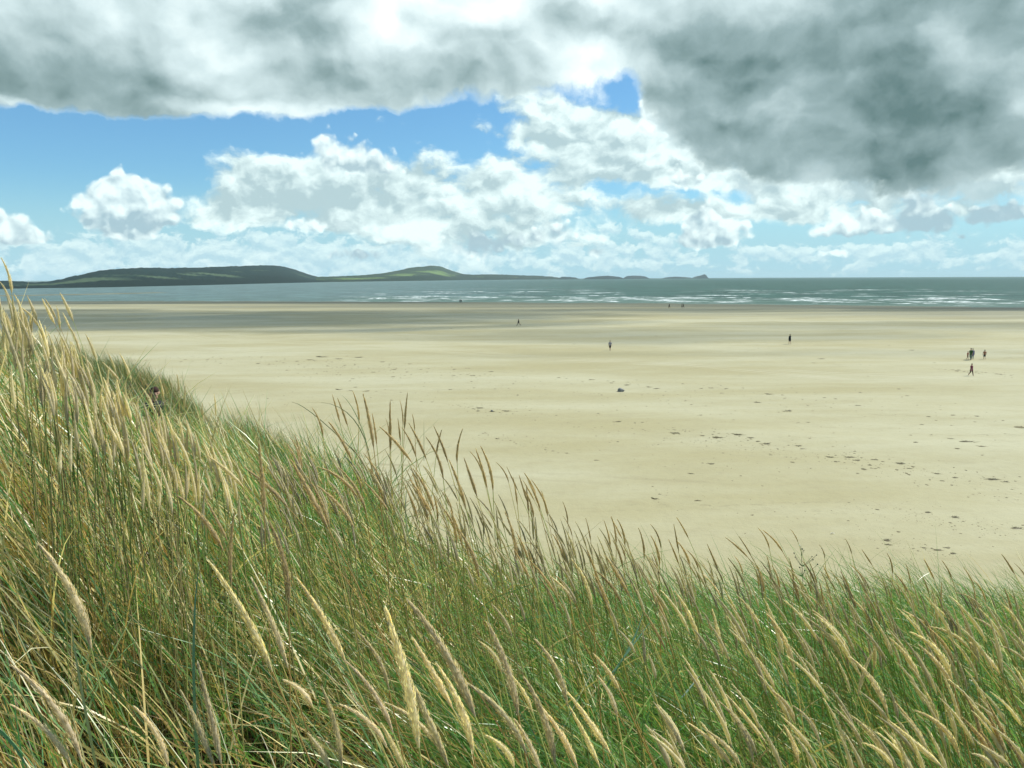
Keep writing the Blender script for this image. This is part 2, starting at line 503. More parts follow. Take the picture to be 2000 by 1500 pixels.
# ------------------------------------------------------------------ sea
def sea_material():
    m, k = new_mat('sea_water')
    pos = k.n('ShaderNodeNewGeometry').outputs['Position']
    sx = k.n('ShaderNodeSeparateXYZ', {0: pos})
    X, Y, Z = sx.outputs
    foamA = k.n('ShaderNodeAttribute', attribute_name='tint', attribute_type='GEOMETRY')
    cs = k.n('ShaderNodeSeparateColor', {0: foamA.outputs['Color']})
    fo, shallow = cs.outputs[0], cs.outputs[1]
    wind = k.mapping(pos, rot=(0, 0, R(6)), scale=(0.16, 1, 1))
    n1 = k.noise(wind, 0.045, 6, 0.65)
    n2 = k.noise(k.mapping(pos, rot=(0, 0, R(4)), scale=(0.45, 1, 1)), 0.34, 5, 0.75)
    n3 = k.noise(k.mapping(pos, rot=(0, 0, R(4)), scale=(0.30, 1, 1)), 0.11, 6, 0.78)
    deep = k.mix(k.step(n1, 0.38, 0.62), (0.020, 0.068, 0.052), (0.040, 0.102, 0.082))
    side = k.step(k.m('DIVIDE', X, Y), 0.16, -0.20)
    deep = k.mix(k.m('MULTIPLY', side, 0.7), deep, (0.125, 0.190, 0.190))
    deep = k.mix(k.step(n3, 0.42, 0.60), k.vm('SCALE', deep, 0.62), k.vm('SCALE', deep, 1.42))
    shal = k.mix(k.step(n1, 0.4, 0.6), (0.055, 0.110, 0.085), (0.085, 0.145, 0.115))
    col = k.mix(shallow, deep, shal)
    # foam: where the waves break (height given by the wave crests) and thin streaks between
    st = k.step(n2, 0.56, 0.68)
    f = k.m('MULTIPLY', fo, k.step(n2, 0.42, 0.60))
    f2 = k.m('MULTIPLY', k.m('MULTIPLY', shallow, k.step(n3, 0.54, 0.70)), k.m('MULTIPLY_ADD', st, 0.35, 0.12))
    cap = k.m('MULTIPLY', k.step(k.noise(k.mapping(pos, rot=(0, 0, R(3)), scale=(0.42, 1, 1)), 0.17, 5, 0.8), 0.635, 0.69), k.step(Y, 2800, 700, 0, 0.75))
    F_ = k.m('MAXIMUM', k.m('MAXIMUM', f, f2), cap)
    col = k.mix(F_, col, (0.80, 0.86, 0.84))
    bs = k.n('ShaderNodeBsdfPrincipled', {'Base Color': col, 'Roughness': k.m('MULTIPLY_ADD', F_, 0.4, 0.45), 'IOR': 1.33, 'Specular IOR Level': 0.16})
    h = k.m('ADD', k.m('MULTIPLY', n2, 0.55), k.m('MULTIPLY', n3, 0.9))
    bp = k.n('ShaderNodeBump', {'Height': h, 'Strength': 0.9, 'Distance': 1.0})
    k.put(bs.inputs['Normal'], bp)
    k.n('ShaderNodeOutputMaterial', {0: bs})
    return m


def build_sea():
    # rows follow the shoreline: u along it, v metres out to sea
    u = np.unique(np.concatenate([-np.geomspace(420, 26000, 30), np.linspace(-420, 420, 421), np.geomspace(420, 26000, 30)]))
    v = np.unique(np.concatenate([np.linspace(-14, 330, 259), np.linspace(330, 900, 96), np.geomspace(900, 25000, 40)]))
    U, V = np.meshgrid(u, v, indexing='ij')
    X = U * (1 + np.maximum(V, 0) / 900 * 0)
    Y = shore_y(np.clip(U, -900, 900)) + V
    # crests run along the shore, broken into short lengths
    z = 0.05 * fbm(X / 14, V / 5, 3, 5)
    foam = np.zeros_like(z)
    rs = np.random.default_rng(11)
    right = smooth01((X / Y + 0.25) / 0.10)              # sheltered channel on the left
    for k in range(380):
        v0 = rs.uniform(6, 130) if k < 270 else rs.uniform(110, 560)
        u0 = rs.uniform(-420, 420)
        L = rs.uniform(4, 15) * (1 + v0 / 300)
        A = rs.uniform(0.18, 0.50)
        W = rs.uniform(1.5, 3.2)
        bend = rs.uniform(-0.06, 0.06)
        du = (X - u0) / L
        g = np.exp(-du ** 2 * 1.6)
        dv = (V - v0 - bend * (X - u0)) / W
        p = np.exp(-np.where(dv > 0, dv / 2.2, dv) ** 2)
        z += A * g * p * right
        foam += 1.5 * smooth01((g - 0.25) * 1.6) * np.exp(-((dv + 0.35) / 1.1) ** 2) * right * (1.0 if k < 150 else 0.8) * rs.uniform(0.35, 1)
    foam = np.clip(foam, 0, 1)
    swash = np.exp(-((V - 1.5 - 2.5 * fbm(X / 22, X * 0, 2, 4)) / 2.6) ** 2) * 0.22 * (0.3 + 0.7 * right)
    foam = np.clip(foam + swash, 0, 1)
    shallow = smooth01(1 - (V - 20) / 170) * (0.25 + 0.75 * right)
    cols = np.stack([foam, shallow, foam * 0], -1).reshape(-1, 3)
    o = mesh_obj('sea', np.stack([X, Y, z + WATER], -1).reshape(-1, 3), grid_faces(len(u), len(v)), sea_material(), smooth=True, colors=cols)
    tag(o, 'green-grey sea with rows of white breakers along the beach', kind='structure')


build_sea()


# ------------------------------------------------------------------ sand bar in the channel
def build_bar():
    p = [at(-330, 581, 585), at(0, 578.5, 640), at(170, 576, 690), at(270, 574.2, 735), at(335, 573, 775)]
    xs_ = np.array([q.x for q in p])
    ys_ = np.array([q.y for q in p])
    t = np.linspace(0, 1, 90)
    cx = np.interp(t, np.linspace(0, 1, 5), xs_)
    cy = np.interp(t, np.linspace(0, 1, 5), ys_)
    wid = 13 * smooth01((1 - t) / 0.35) * (1 + 0.3 * fbm(t * 9, t * 0, 3, 2)) + 1
    c = np.linspace(-1, 1, 9)
    T, Cc = np.meshgrid(t, c, indexing='ij')
    Xb = cx[:, None] - Cc * wid[:, None] * 0.25
    Yb = cy[:, None] + Cc * wid[:, None]
    Zb = WATER - 0.25 + (1 - Cc ** 2) * 0.85 * smooth01((1 - T) / 0.25 + 0.3)
    o = mesh_obj('sand_bar', np.stack([Xb, Yb, Zb], -1).reshape(-1, 3), grid_faces(90, 9), SAND, smooth=True, colors=np.full((810, 3), 0.12))
    tag(o, 'long low sand bar in the channel below the dark hill', kind='structure')


build_bar()


# ------------------------------------------------------------------ hills and headlands across the bay
def land_material(name, wood, field, heath, field_amt, wood_edge=0.5):
    m, k = new_mat(name)
    pos = k.n('ShaderNodeNewGeometry').outputs['Position']
    at_ = k.n('ShaderNodeAttribute', attribute_name='tint', attribute_type='GEOMETRY')
    cs = k.n('ShaderNodeSeparateColor', {0: at_.outputs['Color']})
    rel = cs.outputs[0]                                   # 0 at the shore, 1 on the ridge
    nb = k.noise(k.mapping(pos, scale=(0.5, 1, 1)), 0.004, 5, 0.6)
    nf = k.noise(pos, 0.03, 4, 0.7)
    vo = k.n('ShaderNodeTexVoronoi', {0: k.mapping(pos, scale=(1, 0.6, 1))}, voronoi_dimensions='2D')
    vo.inputs['Scale'].default_value = 0.006
    cell = k.n('ShaderNodeSeparateColor', {0: vo.outputs['Color']}).outputs[0]
    fieldc = k.mix(cell, field, tuple(x * 1.5 for x in field))
    band = k.m('MULTIPLY', k.step(rel, 0.18, 0.30), k.step(rel, 0.62, 0.48))
    isf = k.m('MULTIPLY', k.m('MULTIPLY', k.step(cell, 1 - field_amt, 1.02 - field_amt), band), k.step(nb, 0.42, 0.52))
    c = k.mix(k.step(nb, 0.35, 0.65), heath, wood)
    c = k.mix(k.m('MULTIPLY', k.step(nf, 0.4, 0.65), 0.55), c, tuple(x * 0.55 for x in wood))
    c = k.mix(k.step(k.m('ADD', rel, k.m('MULTIPLY', k.m('SUBTRACT', nb, 0.5), 0.6)), 0.18, 0.30, 1, 0), c, tuple(x * 0.7 for x in wood))
    c = k.mix(isf, c, fieldc)
    bs = k.n('ShaderNodeBsdfPrincipled', {'Base Color': c, 'Roughness': 0.95, 'Specular IOR Level': 0.1})
    k.n('ShaderNodeOutputMaterial', {0: bs})
    return m


def land(name, label, ridge, shore, mat, depth=1.5, rough=3.0, maxd=8200, seed=1, bumps=1.0, mind=500):
    """a stretch of land between its shoreline and its skyline, both measured"""
    x0, x1 = ridge[0][0], ridge[-1][0]
    n = max(24, int((x1 - x0) / 2.2))
    px = np.linspace(x0, x1, n)
    rp = np.interp(px, [p[0] for p in ridge], [p[1] for p in ridge])
    # smooth the skyline a little
    ker = np.array([1, 2, 3, 2, 1]) / 9
    rp = np.convolve(np.pad(rp, 2, mode='edge'), ker, 'valid')
    sp = np.interp(px, [p[0] for p in shore], [p[1] for p in shore])
    rows = 26
    V = np.zeros((n, rows + 8, 3))
    rel = np.zeros((n, rows + 8))
    for i in range(n):
        ds = ray(px[i], sp[i])
        D = min(maxd, (EYE - WATER) / max(-ds.z, 1e-4))
        dr = ray(px[i], rp[i])
        Dr = D + max(mind, D * (depth - 1))
        zr = EYE + dr.z * Dr
        for j in range(rows):
            t = j / (rows - 1)
            y = D + (Dr - D) * t
            s = t ** 0.85
            zz = (WATER - 1.5) * (1 - s) + zr * s
            # keep every row just under the sight line to the ridge
            lim = EYE + dr.z * y - 0.02 * abs(zr) * (1 - t)
            V[i, j] = (dr.x * y, y, min(zz, lim) if t > 0.15 else zz)
            rel[i, j] = t
        for j in range(8):
            t = (j + 1) / 8
            y = Dr + (Dr - D + 500) * t
            V[i, rows + j] = (dr.x * y, y, zr * (1 - t) ** 1.4 - 3 * t)
            rel[i, rows + j] = 1
    nx = V[:, :, 0] / 26
    ny = V[:, :, 1] / 26
    amp = rough * np.clip(np.abs(rel - 0.0) * 4, 0, 1)
    V[:, :, 2] += amp * bumps * fbm(nx, ny, 3, seed)
    # ends taper into the water
    e = np.minimum(np.arange(n), np.arange(n)[::-1]) / 6
    V[:, :, 2] = np.where(e[:, None] < 1, V[:, :, 2] * smooth01(e)[:, None] + (WATER - 1) * (1 - smooth01(e))[:, None], V[:, :, 2])
    o = mesh_obj(name, V.reshape(-1, 3), grid_faces(n, rows + 8), mat, smooth=True,
                 colors=np.stack([rel, rel * 0, rel * 0], -1).reshape(-1, 3))
    return tag(o, label, kind='structure')


M1 = land_material('shaded_heath_hill', (0.009, 0.026, 0.022), (0.042, 0.066, 0.038), (0.011, 0.032, 0.029), 0.30)  # hill lies in cloud shade, which is put into these dark colours
M2 = land_material('pasture_hill', (0.016, 0.038, 0.018), (0.085, 0.13, 0.040), (0.042, 0.072, 0.034), 0.5)
M3 = land_material('low_wood', (0.015, 0.032, 0.018), (0.06, 0.09, 0.03), (0.022, 0.042, 0.022), 0.10)
M4 = land_material('sea_rock', (0.016, 0.030, 0.030), (0.05, 0.06, 0.04), (0.026, 0.040, 0.036), 0.2)
land('hills', 'long dark flat-topped hill across the channel on the left',
     [(-420, 556), (-250, 553), (-100, 548), (20, 549), (60, 551), (95, 550), (130, 543), (165, 535), (200, 527.5), (235, 524.5), (275, 523), (330, 523.5), (400, 522),
      (450, 520), (500, 518.3), (530, 518), (550, 520), (575, 526), (600, 535), (625, 542), (650, 546), (680, 548)],
     [(-420, 575), (20, 565), (200, 561.5), (400, 557), (520, 553.8), (620, 551.5), (680, 550.8)], M1, depth=1.7, seed=3)
land('hills', 'green hill with a small rocky summit in the middle distance',
     [(560, 546), (620, 540.5), (660, 539.5), (700, 538), (745, 534), (780, 528), (800, 523), (818, 521), (828, 520.8), (838, 518.6), (850, 519), (862, 520.5), (875, 526),
      (890, 531), (910, 536.5), (930, 540), (960, 543)],
     [(560, 551.6), (620, 551.2), (760, 549.3), (900, 547.3), (960, 546.8)], M2, depth=1.45, seed=8)
land('hills', 'low wooded shore running out from the green hill',
     [(860, 541), (885, 537.5), (905, 535.5), (925, 536.5), (950, 535.8), (975, 536), (1000, 537), (1025, 538), (1050, 538.5), (1075, 540), (1095, 542.5), (1105, 544)],
     [(860, 547.6), (900, 547.1), (1000, 546.3), (1105, 545.6)], M3, depth=1.12, seed=12, rough=6, mind=200)
land('headland', 'low pale point of land beyond the wooded shore',
     [(1085, 542.5), (1100, 540.2), (1115, 541), (1127, 542.4), (1136, 543.6)], [(1085, 546), (1136, 545.6)], M4, depth=1.1, seed=5, maxd=8600, mind=250)
land('island', 'low brown-green rocky island standing apart on the horizon',
     [(1134, 543.8), (1146, 542), (1162, 540), (1180, 538.6), (1196, 539), (1208, 540.5), (1220, 543), (1226, 544)], [(1134, 545.3), (1226, 544.9)], M4, depth=1.08, seed=6, maxd=7600, mind=200)
land('island', 'flat blue island next to the brown-green one',
     [(1212, 542.2), (1222, 539.2), (1240, 538.2), (1256, 539), (1266, 541.6), (1274, 543)], [(1212, 545), (1274, 544.6)], M4, depth=1.08, seed=7, maxd=9300, mind=200)
land('island', 'low tidal islet leading to the steep end rock',
     [(1288, 543), (1304, 541.3), (1322, 540.2), (1336, 541), (1350, 542.2), (1360, 542.8)], [(1288, 544.5), (1360, 544.1)], M4, depth=1.06, seed=8, maxd=9300, mind=150)
land('island', 'steep rocky headland tip rearing up at the end of the islets',
     [(1346, 543.2), (1356, 541), (1364, 538.6), (1369, 538.4), (1373, 536), (1378, 535.6), (1382, 537.6), (1385, 542.6), (1388, 543.6)], [(1346, 544.2), (1388, 544)], M4, depth=1.05, seed=9, maxd=9300, mind=120, rough=1.5)


# ------------------------------------------------------------------ the dune
EDGE = np.array([(-60, 60), (-40, 45), (-18, 29.5), (-10, 21.5), (-6, 15.6), (-4.8, 13.6), (-3.2, 11), (-1.8, 6.0), (-1.12, 4.1), (-0.66, 3.72), (-0.25, 3.95),
                 (0.3, 4.3), (0.9, 4.7), (1.9, 5.1), (3.2, 5.3), (8, 6.2), (20, 7.5), (60, 9)], float)
CP = np.array([(-1.6, 2.5, -.84), (-1.6, 4.4, -1.26), (-2.1, 5, -1.38), (-2.6, 6.5, -2.2), (-.67, 3.5, -1.53), (-.24, 3.8, -1.7), (.27, 4.2, -2.0), (.9, 4.6, -2.3), (1.93, 5, -2.44),
               (3.2, 5, -2.53), (0, 0, -1.52), (-.7, 1.2, -1.42), (.9, 2, -1.75), (1.0, 1.2, -1.62), (-1, 2.2, -1.38), (0, 2.2, -1.6), (.2, 3, -1.8), (2, 3, -2.1),
               (-2.5, 1, -.9), (-4, 3, -.7), (-3, 5, -1.25), (3, 1, -1.9), (6, 4, -2.9), (10, 5, -3.3), (-8, 6, -1.6), (0, -4, -1.3), (-3.2, 11, -2.95),
               (-4.8, 13.5, -2.95), (-6, 15.5, -3.2), (-10, 21.5, -2.95), (-7.7, 17, -4.1), (-5, 10, -3.3), (-6.2, 13, -3.7), (-2.2, 7, -2.35), (-3, 7, -2.35),
               (-8, 12, -3.4), (-10, 18, -3.3), (-18, 28, -2.6), (-20, 15, -2.4), (-15, 23, -2.8), (20, 6, -3.6), (8, -6, -2.4), (-12, -4, -1), (30, 2, -4),
               (-40, 30, -2.5), (-40, 0, -2)], float)


def _tps(r):
    return r * r * np.log(np.maximum(r, 1e-6))


_n = len(CP)
_A = np.zeros((_n + 3, _n + 3))
_d = np.hypot(CP[:, None, 0] - CP[None, :, 0], CP[:, None, 1] - CP[None, :, 1])
_A[:_n, :_n] = _tps(_d) + np.eye(_n) * 0.02
_A[:_n, _n] = 1
_A[:_n, _n + 1:] = CP[:, :2]
_A[_n:, :_n] = _A[:_n, _n:].T
_W = np.linalg.solve(_A, np.concatenate([CP[:, 2], [0, 0, 0]]))


def edge_near(x, y):
    """signed metres beyond the seaward edge (negative inside) and the nearest edge point"""
    x = np.asarray(x, float)
    y = np.asarray(y, float)
    best = np.full(x.shape, 1e9)
    nx_, ny_ = np.zeros(x.shape), np.zeros(x.shape)
    for (ax, ay), (bx, by) in zip(EDGE[:-1], EDGE[1:]):
        dx, dy = bx - ax, by - ay
        t = np.clip(((x - ax) * dx + (y - ay) * dy) / (dx * dx + dy * dy), 0, 1)
        qx, qy = ax + t * dx, ay + t * dy
        d = np.hypot(x - qx, y - qy)
        m = d < best
        best = np.where(m, d, best)
        nx_, ny_ = np.where(m, qx, nx_), np.where(m, qy, ny_)
    out = y > np.interp(x, EDGE[:, 0], EDGE[:, 1])
    return np.where(out, best, -best), nx_, ny_


def edge_dist(x, y):
    return edge_near(x, y)[0]


def dune_z(x, y):
    x = np.atleast_1d(np.asarray(x, float))
    y = np.atleast_1d(np.asarray(y, float))
    sh = x.shape
    xf, yf = x.ravel(), y.ravel()
    out = np.empty_like(xf)
    for a in range(0, len(xf), 20000):
        X, Y = xf[a:a + 20000], yf[a:a + 20000]
        e, qx, qy = edge_near(X, Y)
        Xc = np.where(e > 0, qx, X)                    # hold the crest value beyond the edge
        Yc = np.where(e > 0, qy, Y)
        e = np.maximum(e, 0)
        r = np.hypot(Xc[:, None] - CP[None, :, 0], Yc[:, None] - CP[None, :, 1])
        z = _tps(r) @ _W[:_n] + _W[_n] + Xc * _W[_n + 1] + Yc * _W[_n + 2]
        drop = np.where(e < 1.0, 0.38 * e * e, 0.38 + (e - 1.0) * 0.76)
        z = z - drop + 0.05 * fbm(X / 0.8, Y / 0.8, 3, 21)
        out[a:a + 20000] = np.maximum(EYE + z, -0.6)
    return out.reshape(sh)


def dune_material():
    m, k = new_mat('dune_sand')
    pos = k.n('ShaderNodeNewGeometry').outputs['Position']
    a = k.noise(pos, 1.6, 5, 0.65)
    b = k.noise(pos, 26, 4, 0.75)
    c = k.mix(k.step(a, 0.45, 0.62), (0.04, 0.030, 0.017), (0.12, 0.095, 0.055))  # dead thatch, darkened in colour to put shade into the gaps
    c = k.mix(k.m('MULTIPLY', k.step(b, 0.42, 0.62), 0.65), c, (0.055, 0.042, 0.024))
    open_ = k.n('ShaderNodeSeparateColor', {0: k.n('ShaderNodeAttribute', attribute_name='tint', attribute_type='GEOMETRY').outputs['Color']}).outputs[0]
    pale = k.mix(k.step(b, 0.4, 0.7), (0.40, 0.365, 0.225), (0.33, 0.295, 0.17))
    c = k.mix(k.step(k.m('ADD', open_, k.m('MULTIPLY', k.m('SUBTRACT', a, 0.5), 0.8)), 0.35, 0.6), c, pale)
    bs = k.n('ShaderNodeBsdfPrincipled', {'Base Color': c, 'Roughness': 0.95, 'Specular IOR Level': 0.15})
    bp = k.n('ShaderNodeBump', {'Height': b, 'Strength': 0.7, 'Distance': 0.03})
    k.put(bs.inputs['Normal'], bp)
    k.n('ShaderNodeOutputMaterial', {0: bs})
    return m


gx = np.unique(np.concatenate([np.linspace(-60, -14, 40), np.linspace(-14, -4, 60), np.linspace(-4, 7, 150), np.linspace(7, 60, 50)]))
gy = np.unique(np.concatenate([np.linspace(-16, 0, 20), np.linspace(0, 9, 120), np.linspace(9, 28, 90), np.linspace(28, 80, 50)]))
GX, GY = np.meshgrid(gx, gy, indexing='ij')
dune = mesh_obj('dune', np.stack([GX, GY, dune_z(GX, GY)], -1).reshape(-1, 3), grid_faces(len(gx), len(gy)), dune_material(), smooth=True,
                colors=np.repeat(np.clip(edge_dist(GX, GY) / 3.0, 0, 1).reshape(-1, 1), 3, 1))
tag(dune, 'sand dune under the marram grass, falling steeply to the beach', kind='structure')


# ------------------------------------------------------------------ marram grass
def plant_material(name, rough=0.42, transl=0.42, spec=0.45):
    m, k = new_mat(name)
    at_ = k.n('ShaderNodeAttribute', attribute_name='tint', attribute_type='GEOMETRY')
    bs = k.n('ShaderNodeBsdfPrincipled', {'Base Color': at_.outputs['Color'], 'Roughness': rough, 'Specular IOR Level': spec})
    tr = k.n('ShaderNodeBsdfTranslucent', {'Color': k.vm('MULTIPLY', at_.outputs['Color'], (1.15, 1.2, 0.75))})
    mx = k.n('ShaderNodeMixShader', {0: transl, 1: bs, 2: tr})
    k.n('ShaderNodeOutputMaterial', {0: mx})
    return m


BLADE = plant_material('grass_blade', 0.31, 0.36, 0.68)
STRAW = plant_material('seed_head', 0.6, 0.45, 0.3)

GREEN = np.array([1.45, 1.95, 1.35]) * np.array([(0.075, 0.150, 0.036), (0.060, 0.130, 0.040), (0.105, 0.185, 0.045), (0.075, 0.145, 0.080), (0.12, 0.19, 0.115)])
DRY = 1.55 * np.array([(0.42, 0.33, 0.12), (0.50, 0.42, 0.20), (0.36, 0.27, 0.10), (0.27, 0.165, 0.06), (0.62, 0.58, 0.42)])


def blades(x, y, z, L, wid, azim, th0, th1, col0, col1, nseg=6, g=rng):
    n = len(x)
    t = np.linspace(0, 1, nseg + 1)
    P_ = np.zeros((n, nseg + 1, 3))
    P_[:, 0] = np.stack([x, y, z], -1)
    T_ = np.zeros((n, nseg + 1, 3))
    for i in range(nseg + 1):
        th = th0 + th1 * t[i] ** 1.4
        T_[:, i] = np.stack([np.sin(th) * np.cos(azim), np.sin(th) * np.sin(azim), np.cos(th)], -1)
    for i in range(1, nseg + 1):
        P_[:, i] = P_[:, i - 1] + (T_[:, i] + T_[:, i - 1]) * 0.5 * (L / nseg)[:, None]
    tw = g.uniform(0, 2 * np.pi, n)
    rv = np.stack([np.cos(tw), np.sin(tw), 0.3 * np.ones(n)], -1)
    side = np.cross(T_, rv[:, None, :])
    side /= np.linalg.norm(side, axis=-1, keepdims=True) + 1e-9
    prof = np.clip(np.minimum(0.75 + t * 1.2, 1.0) * (1 - t ** 3), 0.05, 1)
    w = wid[:, None] * prof[None, :] * 0.5
    A = P_ - side * w[..., None]
    B = P_ + side * w[..., None]
    V = np.stack([A, B], 2).reshape(-1, 3)
    base = (np.arange(n) * (nseg + 1) * 2)[:, None] + (np.arange(nseg) * 2)[None, :]
    Fc = np.stack([base, base + 1, base + 3, base + 2], -1).reshape(-1, 4)
    tt = t[None, :, None]
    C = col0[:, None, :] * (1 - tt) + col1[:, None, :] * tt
    C = np.repeat(C[:, :, None, :], 2, 2).reshape(-1, 3)
    return V, Fc, C


def grass_set(n, xr, yr, keep, clump, lean, seed, wid, Lr, green, nseg=6, tight=0.10, spr=0.6, cs=(0.68, 1.14)):
    """tussocks: roots gathered round centres, blades fanning out and combed by the wind"""
    g = np.random.default_rng(seed)
    nc = max(1, n // clump)
    cx = g.uniform(*xr, nc * 4)
    cy = g.uniform(yr[0], yr[1], nc * 4)
    ok = keep(cx, cy, g)
    cx, cy = cx[ok][:nc], cy[ok][:nc]
    nc = len(cx)
    per = g.poisson(clump, nc)
    idx = np.repeat(np.arange(nc), per)
    m = len(idx)
    rr = np.abs(g.normal(0, tight, m))
    ra = g.uniform(0, 2 * np.pi, m)
    x = cx[idx] + rr * np.cos(ra)
    y = cy[idx] + rr * np.sin(ra)
    z = dune_z(x, y) - 0.01
    # wind from the right, blades lean left and a little towards the viewer
    spread = g.normal(0, spr, m)
    wa = np.pi + 0.12
    azim = wa + spread
    loose = g.random(m) < 0.16
    azim = np.where(loose, ra, azim)
    ln = lean(x, y)
    th0 = np.abs(g.normal(0.16, 0.12, m)) + 0.25 * ln
    th1 = np.abs(g.normal(0.55, 0.28, m)) * (0.45 + ln)
    th1 = np.where(loose & (g.random(m) < 0.35), th1 + 0.9, th1)
    cs_ = g.uniform(*cs, nc)[idx]
    L = g.uniform(*Lr, m) * cs_ * (1 - 0.14 * smooth01((-x - 0.7) / 0.6) * (y < 6))
    W = g.uniform(0.75, 1.35, m) * wid
    gf = green(x, y) + (g.random(nc)[idx] - 0.5) * 0.35
    isg = g.random(m) < gf
    c1 = np.where(isg[:, None], GREEN[g.integers(0, len(GREEN), m)], DRY[g.integers(0, len(DRY), m)])
    c1 = c1 * g.uniform(0.75, 1.25, m)[:, None]
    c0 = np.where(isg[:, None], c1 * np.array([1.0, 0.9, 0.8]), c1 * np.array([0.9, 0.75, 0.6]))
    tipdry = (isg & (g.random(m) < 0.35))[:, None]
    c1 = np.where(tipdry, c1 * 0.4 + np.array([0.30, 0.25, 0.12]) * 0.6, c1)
    return blades(x, y, z, L, W, azim, th0, th1, c0, c1, nseg, g)


def merge(*sets):
    V, Fc, C = [], [], []
    o = 0
    for v, f, c in sets:
        V.append(v)
        Fc.append(f + o)
        C.append(c)
        o += len(v)
    return np.concatenate(V), np.concatenate(Fc), np.concatenate(C)


def in_view(x, y, pad=0.5):
    return np.abs(x) < 0.68 * np.maximum(y, 0) + pad


def keep_near(x, y, g):
    e = edge_dist(x, y)
    hole = vnoise(x * 1.5, y * 1.5, 31)
    # small bare hollows low on the left, where dead litter shows
    bare = np.exp(-(((x + 0.75) / 0.28) ** 2 + ((y - 1.75) / 0.22) ** 2)) + np.exp(-(((x + 0.28) / 0.16) ** 2 + ((y - 1.75) / 0.18) ** 2))
    return in_view(x, y) & (e < 0.6) & (g.random(len(x)) < 1.25 - 0.8 * hole) & (g.random(len(x)) > bare * 1.1) & (np.hypot(x, y) > 0.8)


def lean_near(x, y):
    return 0.40 + 0.62 * smooth01((x + 1.1) / 1.1)


def green_near(x, y):
    return np.clip(0.56 + 0.30 * smooth01((x + 0.4) / 1.0) - 0.16 * smooth01((-x - 0.8) / 0.6) + 0.25 * fbm(x * 1.2, y * 1.2, 2, 44), 0.12, 0.94)


gA = grass_set(30000, (-4.2, 4.6), (0.8, 6.8), keep_near, 34, lean_near, 101, 0.0037, (0.42, 0.80), green_near)
gC = grass_set(8500, (-4.2, 4.6), (0.8, 6.8), lambda x, y, g: keep_near(x, y, g) & (edge_dist(x, y) < -0.05), 9, lambda x, y: lean_near(x, y) + 0.12, 107, 0.0052, (0.66, 0.98), lambda x, y: green_near(x, y) - 0.1, spr=0.30, cs=(0.8, 1.05))
gC = (gC[0], gC[1], gC[2] * 0.85 + np.array((0.09, 0.11, 0.05)))

def keep_outer(x, y, g):
    e = edge_dist(x, y)
    side = ~in_view(x, y, 0.45) & (e < 0.7) & (np.hypot(x, y) > 0.9)
    slope = (e > 1.9) & (e < 9) & (g.random(len(x)) < 0.5)
    return side | slope


gD = grass_set(26000, (-7, 8.5), (-1.0, 11), keep_outer, 34, lean_near, 109, 0.0048, (0.42, 0.80), green_near, nseg=4)
# short dead undergrowth and litter that fills the floor
g_ = np.random.default_rng(5)
nl = 26000
lx = g_.uniform(-4, 4.4, nl)
ly = g_.uniform(0.8, 6.4, nl)
ok_ = in_view(lx, ly) & (edge_dist(lx, ly) < 0.5)
lx, ly = lx[ok_], ly[ok_]
nl = len(lx)
lc = DRY[g_.integers(0, 5, nl)] * g_.uniform(0.12, 0.6, nl)[:, None]  # litter colour darkened too, for shade between the tufts
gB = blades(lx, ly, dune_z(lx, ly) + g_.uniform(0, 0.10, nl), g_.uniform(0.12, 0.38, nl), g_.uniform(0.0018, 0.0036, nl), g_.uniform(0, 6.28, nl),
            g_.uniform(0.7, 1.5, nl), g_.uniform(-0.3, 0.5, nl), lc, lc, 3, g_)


def strap(pts, wid, col, n=10):
    """one broad blade led through measured points"""
    q = [at(px, py, d) for px, py, d in pts]
    a = np.array([list(v) for v in q])
    t = np.linspace(0, 1, n)
    s = np.linspace(0, 1, len(a))
    deg = min(2, len(a) - 1)
    C_ = np.stack([np.polyval(np.polyfit(s, a[:, k], deg), t) for k in range(3)], -1)
    w = wid * np.clip(1 - t ** 3, 0.05, 1) * 0.5
    A = C_ - np.array([1, 0, 0.2]) * w[:, None]
    B = C_ + np.array([1, 0, 0.2]) * w[:, None]
    V = np.stack([A, B], 1).reshape(-1, 3)
    b = np.arange(n - 1) * 2
    Fc = np.stack([b, b + 1, b + 3, b + 2], -1)
    return V, Fc, np.tile(np.array(col), (2 * n, 1))


